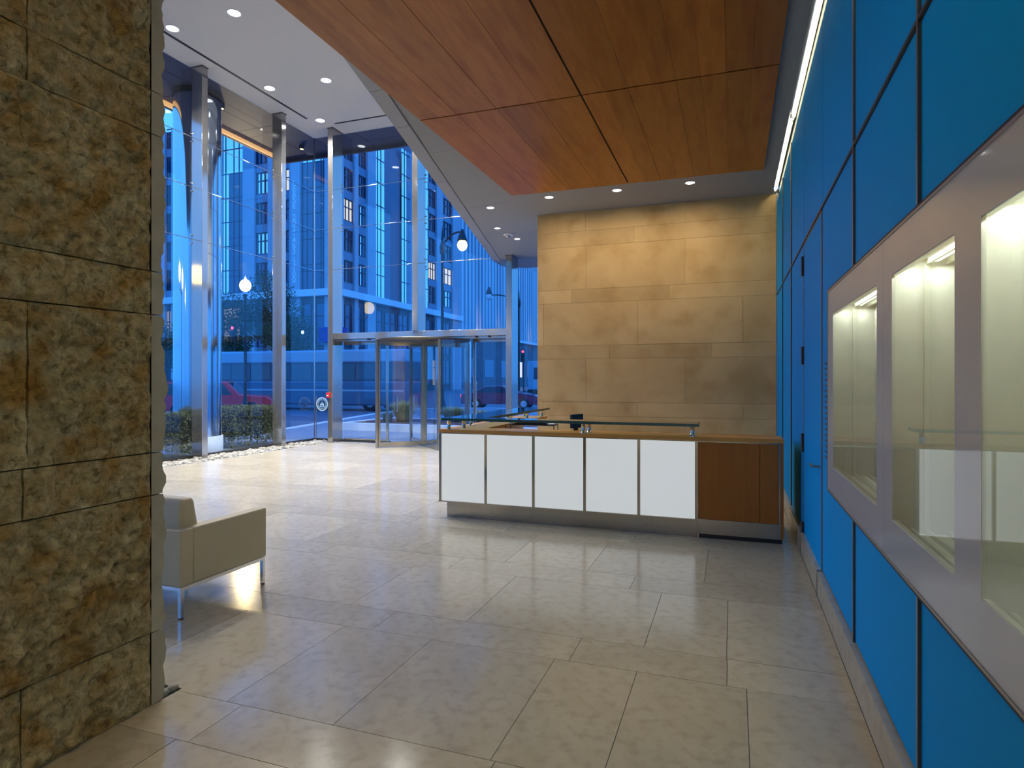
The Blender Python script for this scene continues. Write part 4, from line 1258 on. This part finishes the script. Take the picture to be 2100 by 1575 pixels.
# ------------------------------------------------------------------ vehicles
def wheel(t, x, y, z, r, w_):
    m = MB(); m.tube([(x, y - w_ / 2, z), (x, y + w_ / 2, z)], r, 20); o = m.build('wheel', M['tyre'], t)
    m = MB(); m.tube([(x, y - w_ / 2 - .01, z), (x, y + w_ / 2 + .01, z)], r * .58, 14); m.build('hub_cap', M['chrome'], o)
def car(name, x0, y, L_, prof, glass, paint, wx, r, label, cat, width=1.8, rear=0, trims=(), rot=0.0, screens=()):
    """prof, glass: side outlines in metres from the rear bumper; nose towards +X"""
    zg = -.15
    t = thing(name, label, cat, (x0 + L_ / 2, y, zg))
    m = MB(); n_ = len(prof)
    ys_ = [(-.5, .0), (-.46, 1), (.46, 1), (.5, .0)]
    rows_ = []
    for (fy, k_) in ((-.5, 0), (-.47, .5), (-.40, 1), (.40, 1), (.47, .5), (.5, 0)):
        tuck = .0 if k_ == 1 else (.015 if k_ == .5 else .05)
        rows_.append([(x0 + L_ / 2 + (px_ - L_ / 2) * (1 - tuck * .5), y + fy * width, zg + pz_ - (tuck if pz_ > .6 else 0)) for px_, pz_ in prof])
    v = [p for r_ in rows_ for p in r_]; f = []
    for a in range(5):
        for i in range(n_):
            j = (i + 1) % n_
            f.append((a * n_ + i, a * n_ + j, (a + 1) * n_ + j, (a + 1) * n_ + i))
    f.append(tuple(range(n_))[::-1]); f.append(tuple(range(5 * n_, 6 * n_)))
    m.add(v, f); m.build('car_body', M[paint], t)
    for gpoly in glass:
        m = MB(); m.sidepoly([(x0 + a, zg + b_) for a, b_ in gpoly], y - width * .5 + .012, y - width * .5 - .012)
        m.build('side_window', M['carglass'], t)
        m = MB(); m.sidepoly([(x0 + a, zg + b_) for a, b_ in gpoly], y + width * .5 - .012, y + width * .5 + .012)
        m.build('side_window', M['carglass'], t)
    for xq in wx:
        for s_ in (-1, 1): wheel(t, x0 + xq, y + s_ * (width / 2 - .10), zg + r, r, .24)
    for s_ in (-1, 1):
        bx('tail_light', M['taillight'], t, x0 - .01, x0 + .06, y + s_ * width * .36 - .1, y + s_ * width * .36 + .1, zg + .68, zg + .88)
        bx('head_light', M['headlight'], t, x0 + L_ - .10, x0 + L_ + .012, y + s_ * width * .35 - .12, y + s_ * width * .35 + .12, zg + .58, zg + .72)
    for (xa, za_, xb_, zb2) in screens:
        d_ = Vector((zb2 - za_, 0, -(xb_ - xa))).normalized() * .02
        if d_.z < 0: d_ = -d_
        q0 = Vector((x0 + xa, y, zg + za_)) + d_; q1 = Vector((x0 + xb_, y, zg + zb2)) + d_
        hw = Vector((0, width * .40, 0))
        m = MB(); m.add([q0 - hw * .9, q0 + hw * .9, q1 + hw, q1 - hw, q0 - hw * .9 - d_, q0 + hw * .9 - d_, q1 + hw - d_, q1 - hw - d_], [(0, 1, 2, 3), (4, 7, 6, 5), (0, 4, 5, 1), (2, 6, 7, 3), (1, 5, 6, 2), (3, 7, 4, 0)])
        m.build('windscreen', M['carglass'], t)
    t.rotation_euler.z = math.radians(rot)
    for (a, b_, c_, d_, mm, nm) in trims:
        bx(nm, M[mm], t, x0 + a, x0 + b_, y - width / 2 - .02, y + width / 2 + .02, zg + c_, zg + d_)
    return t
suv_p = [(.05, .35), (.0, .55), (.05, 1.0), (.22, 1.62), (.5, 1.72), (2.6, 1.72), (2.9, 1.68), (3.45, 1.10), (4.6, 1.02), (4.85, .85), (4.9, .45), (4.8, .35)]
car('suv', -15.0 * H, 13.6 * H, 4.9, suv_p, [[(.35, 1.08), (.45, 1.58), (1.25, 1.60), (1.25, 1.08)], [(1.32, 1.08), (1.32, 1.60), (2.2, 1.60), (2.2, 1.08)], [(2.27, 1.08), (2.27, 1.60), (2.75, 1.58), (3.15, 1.08)]],
    'redpaint', (.95, 3.95), .38, 'red sport utility vehicle parked behind the hedge', 'car', 1.9, trims=((.4, 2.6, 1.73, 1.77, 'iron', 'roof_rack'),), rot=31, screens=((2.93, 1.62, 3.40, 1.14), (.20, 1.55, .08, 1.08)))
sed_p = [(.05, .30), (.0, .5), (.05, .92), (.75, 1.0), (1.5, 1.38), (2.5, 1.42), (3.35, 1.02), (4.5, .86), (4.75, .7), (4.8, .4), (4.7, .28)]
car('sedan', -9.45 * H, 21.3 * H, 4.8, sed_p, [[(.95, 1.0), (1.55, 1.33), (2.0, 1.36), (2.0, .98)], [(2.06, .98), (2.06, 1.36), (2.5, 1.35), (3.1, .98)]],
    'maroon', (.95, 3.85), .33, 'maroon sedan parked beyond the glass beside the right steel post', 'car', 1.8, rot=10, screens=((2.56, 1.38, 3.28, 1.05), (1.42, 1.33, .82, 1.02)))
car('sedan', -21.2 * H, 16.2 * H, 4.8, sed_p, [[(.95, 1.0), (1.55, 1.33), (2.0, 1.36), (2.0, .98)], [(2.06, .98), (2.06, 1.36), (2.5, 1.35), (3.1, .98)]],
    'redpaint', (.95, 3.85), .33, 'red sedan glimpsed between the stone pier and the round column', 'car', 1.8, rot=25, screens=((2.56, 1.38, 3.28, 1.05), (1.42, 1.33, .82, 1.02)))
# city bus
bt = thing('city_bus', 'pale blue city bus standing in the street behind the tree', 'bus', (-13 * H, 18.3 * H, -.15))
bx0, bx1, by0, by1 = -18.4 * H, -10.2 * H, 18.0 * H, 19.5 * H
MB().rbox(bx0, bx1, by0, by1, .15, 1.55, .10, 2).build('lower_body', M['busblue'], bt)
MB().rbox(bx0, bx1, by0, by1, 2.55, 3.30, .12, 2).build('roof', M['buspale'], bt)
bx('window_band', M['bframe'], bt, bx0 + .05, bx1 - .05, by0 + .03, by1 - .03, 1.5, 2.6)
n_ = 9
for i in range(n_):
    a = bx0 + .15 + (bx1 - bx0 - .3) * i / n_; b_ = bx0 + .15 + (bx1 - bx0 - .3) * (i + 1) / n_
    bx('bus_window', M['carglass'], bt, a + .05, b_ - .05, by0 + .015, by0 + .035, 1.58, 2.5)
for xq in (bx0 + 2.4, bx1 - 2.2):
    for yq in (by0 + .2, by1 - .2): wheel(bt, xq, yq, .35, .5, .3)
bx('rub_rail', M['buspale'], bt, bx0 + .05, bx1 - .05, by0 - .02, by0 + .02, .95, 1.05)
# white truck at right
tk = thing('box_truck', 'pale box truck standing beyond the right steel post', 'truck', (-9 * H, 33 * H, -.15))
tx0 = ratio(1082) * 33 * H; ty = 33 * H
MB().rbox(tx0, tx0 + 4.5, ty, ty + 2.3, .65, 3.3, .06, 2).build('cargo_box', M['buspale'], tk)
MB().rbox(tx0 + 4.55, tx0 + 6.3, ty + .1, ty + 2.2, .5, 2.5, .15, 3).build('cab', M['buspale'], tk)
bx('side_window', M['carglass'], tk, tx0 + .6, tx0 + 2.0, ty - .02, ty + .01, 1.6, 2.7)
bx('bumper', M['iron'], tk, tx0 - .05, tx0 + 6.3, ty + .1, ty + 2.2, .35, .65)
for xq in (tx0 + 1.0, tx0 + 5.4):
    for yq in (ty + .25, ty + 2.05): wheel(tk, xq, yq, .25, .4, .3)
# low dark shrubs by the far kerb
for i, (px_, Y_) in enumerate(((1074, 27.5), (1100, 28.6))):
    t = thing('shrub', ['low dark shrub left of two beyond the right steel post', 'low dark shrub right of two beyond the right steel post'][i], 'shrub', (ratio(px_) * Y_ * H, Y_ * H, -.15))
    rng = random.Random(20 + i); pts = []
    for j in range(900):
        d = Vector((rng.gauss(0, 1), rng.gauss(0, 1), abs(rng.gauss(0, 1)))).normalized() * rng.uniform(.7, 1)
        pts.append((ratio(px_) * Y_ * H + d.x * .8, Y_ * H + d.y * .6, -.15 + d.z * .9))
    m = MB(); leaves(m, pts, .07, rng); o = m.build('foliage', M['leaf'], t); o['kind'] = 'stuff'
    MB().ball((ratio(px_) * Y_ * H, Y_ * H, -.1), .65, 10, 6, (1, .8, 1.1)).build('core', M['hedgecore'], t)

# ------------------------------------------------------------------ buildings across the street
FLH = 2.24 * H
BT = 20.6 * H
def facade(b, o, ax, nrm, bays, seed, zbase=3.3):
    """bays: (s0, s1, kind) in metres along ax from o; nrm points to the street"""
    rng = random.Random(seed)
    o = Vector(o); ax = Vector(ax); nrm = Vector(nrm)
    def slab(s0, s1, z0, z1, d0, d1):
        p = [o + ax * s + nrm * d for s, d in ((s0, d0), (s1, d0), (s1, d1), (s0, d1))]
        m = MB(); m.add([Vector((q.x, q.y, z)) for z in (z0, z1) for q in p], [(0, 3, 2, 1), (4, 5, 6, 7), (0, 1, 5, 4), (1, 2, 6, 5), (2, 3, 7, 6), (3, 0, 4, 7)])
        return m
    zb_ = zbase * FLH
    for (s0, s1, kind) in bays:
        if kind == 'pier':
            slab(s0, s1, -.15, BT, 0, .45).build('pier', M['bstone'], b)
        elif kind == 'recess':
            slab(s0, s1, -.15, BT - 1.5, -.3, -.1).build('recess_wall', M['bdark'], b)
        elif kind in ('glass', 'bright'):
            nfl = 8
            for i in range(nfl):
                z0 = zb_ + i * FLH * .82; z1 = z0 + FLH * .82
                if z0 > BT: break
                w_ = slab(s0, s1, z0 + .04, min(z1, BT) - .04, .08, .14).build('window', M['bglassbright'] if kind == 'bright' or i >= 5 else M['bglass'], b)  # upper panes take the pale copy, so reflected sky is set by colour
                mm = MB()
                nn = 3
                for q in range(1, nn):
                    s_ = s0 + (s1 - s0) * q / nn
                    k_ = slab(s_ - .04, s_ + .04, z0, min(z1, BT), .13, .2); mm.add(k_.v, k_.f)
                k_ = slab(s0, s1, z0 - .05, z0 + .05, .1, .2); mm.add(k_.v, k_.f)
                mm.build('mullion', M['bframe'], w_)
        elif kind == 'punch':
            nfl = 8
            for i in range(nfl):
                z0 = zb_ + i * FLH; z1 = z0 + FLH
                if z0 > BT: break
                slab(s0, s1, z0, z0 + FLH * .27, 0, .22).build('spandrel', M['bspan'], b)
                lit = rng.random() < .12
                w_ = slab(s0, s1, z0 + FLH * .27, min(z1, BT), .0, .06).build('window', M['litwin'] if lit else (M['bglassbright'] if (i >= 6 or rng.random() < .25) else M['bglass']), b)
                mm = MB()
                for q in (0.02, .34, .66, .98):
                    s_ = s0 + (s1 - s0) * q
                    k_ = slab(s_ - .07, s_ + .07, z0 + FLH * .27, min(z1, BT), .05, .16); mm.add(k_.v, k_.f)
                for zz in (.29, .72, .985):
                    k_ = slab(s0, s1, z0 + FLH * zz - .06, z0 + FLH * zz + .06, .05, .16); mm.add(k_.v, k_.f)
                mm.build('mullion', M['bframe'], w_)
    # street level: dark shopfronts under a pale band
    s0 = min(x[0] for x in bays); s1 = max(x[1] for x in bays)
    slab(s0, s1, -.15, zb_ - .8, -.4, .02).build('shopfront', M['brick'], b)
    slab(s0, s1, zb_ - .8, zb_, -.2, .9).build('band_course', M['kerb'], b)
    n_ = max(3, int((s1 - s0) / 3.2))
    wv = (s1 - s0) / n_
    for i in range(n_):
        a = s0 + wv * i
        for z0, z1 in ((.6, 4.6), (5.6, zb_ - 1.6)):
            w_ = slab(a + .35, a + wv - .35, z0, z1, .02, .06).build('shop_window', M['shoplit'] if rng.random() < .16 else M['bglass'], b)
            mm = MB()
            for q in (0, .5, 1):
                k_ = slab(a + .35 + (wv - .7) * q - .06, a + .35 + (wv - .7) * q + .06, z0, z1, .05, .12); mm.add(k_.v, k_.f)
            for zz in (z0, z0 + (z1 - z0) * .7, z1):
                k_ = slab(a + .35, a + wv - .35, zz - .06, zz + .06, .05, .12); mm.add(k_.v, k_.f)
            mm.build('mullion', M['bframe'], w_)
    return slab
YC_, XC_ = 37.2, -26.6
bB = thing('office_building', 'blue-lit office building facing the lobby, with lettering on a pier', 'building', (-35 * H, YC_ * H, -.15))
bx('building_core', M['bdark'], bB, -60 * H, -31.0 * H, YC_ * H + .5, 57 * H, -.15, BT - .2)
bx('building_core', M['bdark'], bB, -31.0 * H, XC_ * H - .6, YC_ * H + .5, YC_ * H + 2, -.15, BT - .2)
def sB(u): return (ratio(u) * YC_ + 60) * H
baysB = [(sB(250), sB(300), 'punch'), (sB(300), sB(330), 'pier'), (sB(330), sB(337), 'punch'), (sB(337), sB(344), 'pier'), (sB(344), sB(357), 'punch'), (sB(357), sB(366), 'pier'), (sB(366), sB(395), 'punch'), (sB(395), sB(405), 'pier'),
         (sB(405), sB(440), 'punch'), (sB(440), sB(453), 'pier'), (sB(453), sB(471), 'bright'), (sB(471), sB(503), 'glass'), (sB(503), sB(527), 'pier'), (sB(527), sB(554), 'punch'),
         (sB(554), sB(567), 'pier'), (sB(567), sB(598), 'punch'), (sB(598), sB(620), 'pier'), (sB(620), sB(655), 'glass'), (sB(655), sB(670), 'glass'), (sB(670), sB(690) + .3, 'pier')]
facade(bB, (-60 * H, YC_ * H, 0), (1, 0, 0), (0, -1, 0), baysB, 3)
# stacked lettering on the pier
txt = 'LEASE 202-463-2100'
def glyph(ch_, x, y, z, size, parent):
    cu = bpy.data.curves.new('glyph', 'FONT'); cu.body = ch_; cu.size = size; cu.align_x = 'CENTER'; cu.extrude = .01; cu.offset = .02
    to = bpy.data.objects.new('glyph', cu); C.objects.link(to)
    bpy.context.view_layer.update()
    me = bpy.data.meshes.new_from_object(to.evaluated_get(bpy.context.evaluated_depsgraph_get()))
    bpy.data.objects.remove(to); bpy.data.curves.remove(cu)
    me.transform(Matrix.Translation((x, y, z)) @ Matrix.Rotation(PI / 2, 4, 'X'))
    me.name = 'letter'
    me.materials.clear(); me.materials.append(M['sign'])
    o = bpy.data.objects.new('letter', me); link(o, parent)
zL = H + (777 - 372) / FPX * (YC_ / (.9417 + .3366 * (607 - 1050) / FPX)) * H
stp = 11.6 / FPX * (YC_ / .824) * H
xL = ratio(608.5) * YC_ * H
sgn = thing('vertical_sign', 'stacked white letters and phone number down the stone pier of the facing building', 'sign', (xL, YC_ * H - .47, zL - 17 * stp))
for i, ch_ in enumerate(txt):
    if ch_ != ' ': glyph(ch_, xL, YC_ * H - .47, zL - (i + 1) * stp, stp * 1.45, sgn)
# awning at its foot
aw_ = bx('awning', M['awning'], None, ratio(632) * (YC_ - 2) * H, ratio(676) * (YC_ - 2) * H, (YC_ - .9) * H, YC_ * H - .06, 5.9, 7.6); tag(aw_, 'deep blue awning at the foot of the facing building', 'awning')

bC = thing('side_building', 'blue-lit office building receding beside the revolving door', 'building', (XC_ * H, 45 * H, -.15))
bx('building_core', M['bdark'], bC, -30.9 * H, XC_ * H - .5, YC_ * H + 2.1, 57 * H, -.15, BT - .2)
def sC(u): return (XC_ / ratio(u) - YC_) * H
baysC = [(0, sC(699), 'pier'), (sC(699), sC(721), 'punch'), (sC(721), sC(729), 'pier'), (sC(729), sC(748), 'punch'), (sC(748), sC(765), 'pier'), (sC(765), sC(786), 'bright'), (sC(786), sC(822), 'recess'),
         (sC(822), sC(838), 'bright'), (sC(838), sC(856), 'pier'), (sC(856), sC(876), 'bright'), (sC(876), sC(891), 'punch'), (sC(891), sC(903), 'pier'), (sC(903), sC(924), 'punch'), (sC(924), sC(941), 'pier')]
facade(bC, (XC_ * H, YC_ * H, 0), (0, 1, 0), (1, 0, 0), baysC, 8)
bD = thing('finned_building', 'tall office building with close pale vertical fins at far right', 'building', (XC_ * H, 75 * H, -.15))
yD0 = XC_ / ratio(941) ; yD1 = 118.0
bx('building_core', M['bdark'], bD, (XC_ - 12) * H, XC_ * H - .3, yD0 * H + .1, yD1 * H, -.15, 42 * H)
bx('curtain_wall', M['bglass'], bD, XC_ * H - .3, XC_ * H - .05, yD0 * H + .1, yD1 * H, 6.0 * H, 42 * H)
yq = yD0
while yq < yD1:
    bx('fin', M['fin'], bD, XC_ * H - .05, XC_ * H + .55, yq * H, yq * H + .75, 6.0 * H, 42 * H)
    yq += .95
for zz in range(14):
    bx('floor_band', M['bframe'], bD, XC_ * H - .04, XC_ * H + .05, yD0 * H, yD1 * H, (6 + zz * 2.24) * H, (6.35 + zz * 2.24) * H)
bx('podium', M['brick'], bD, XC_ * H - .3, XC_ * H + .2, yD0 * H, yD1 * H, -.15, 5.7 * H)
bx('podium_cornice', M['kerb'], bD, XC_ * H - .3, XC_ * H + .9, yD0 * H, yD1 * H, 5.7 * H, 6.0 * H)
for i in range(10):
    a = (yD0 + 1.5 + i * 5.2) * H
    bx('podium_window', M['litwin'] if i in (3, 4) else M['bglass'], bD, XC_ * H + .2, XC_ * H + .24, a, a + 4.5, 1.2 * H, 3.2 * H)
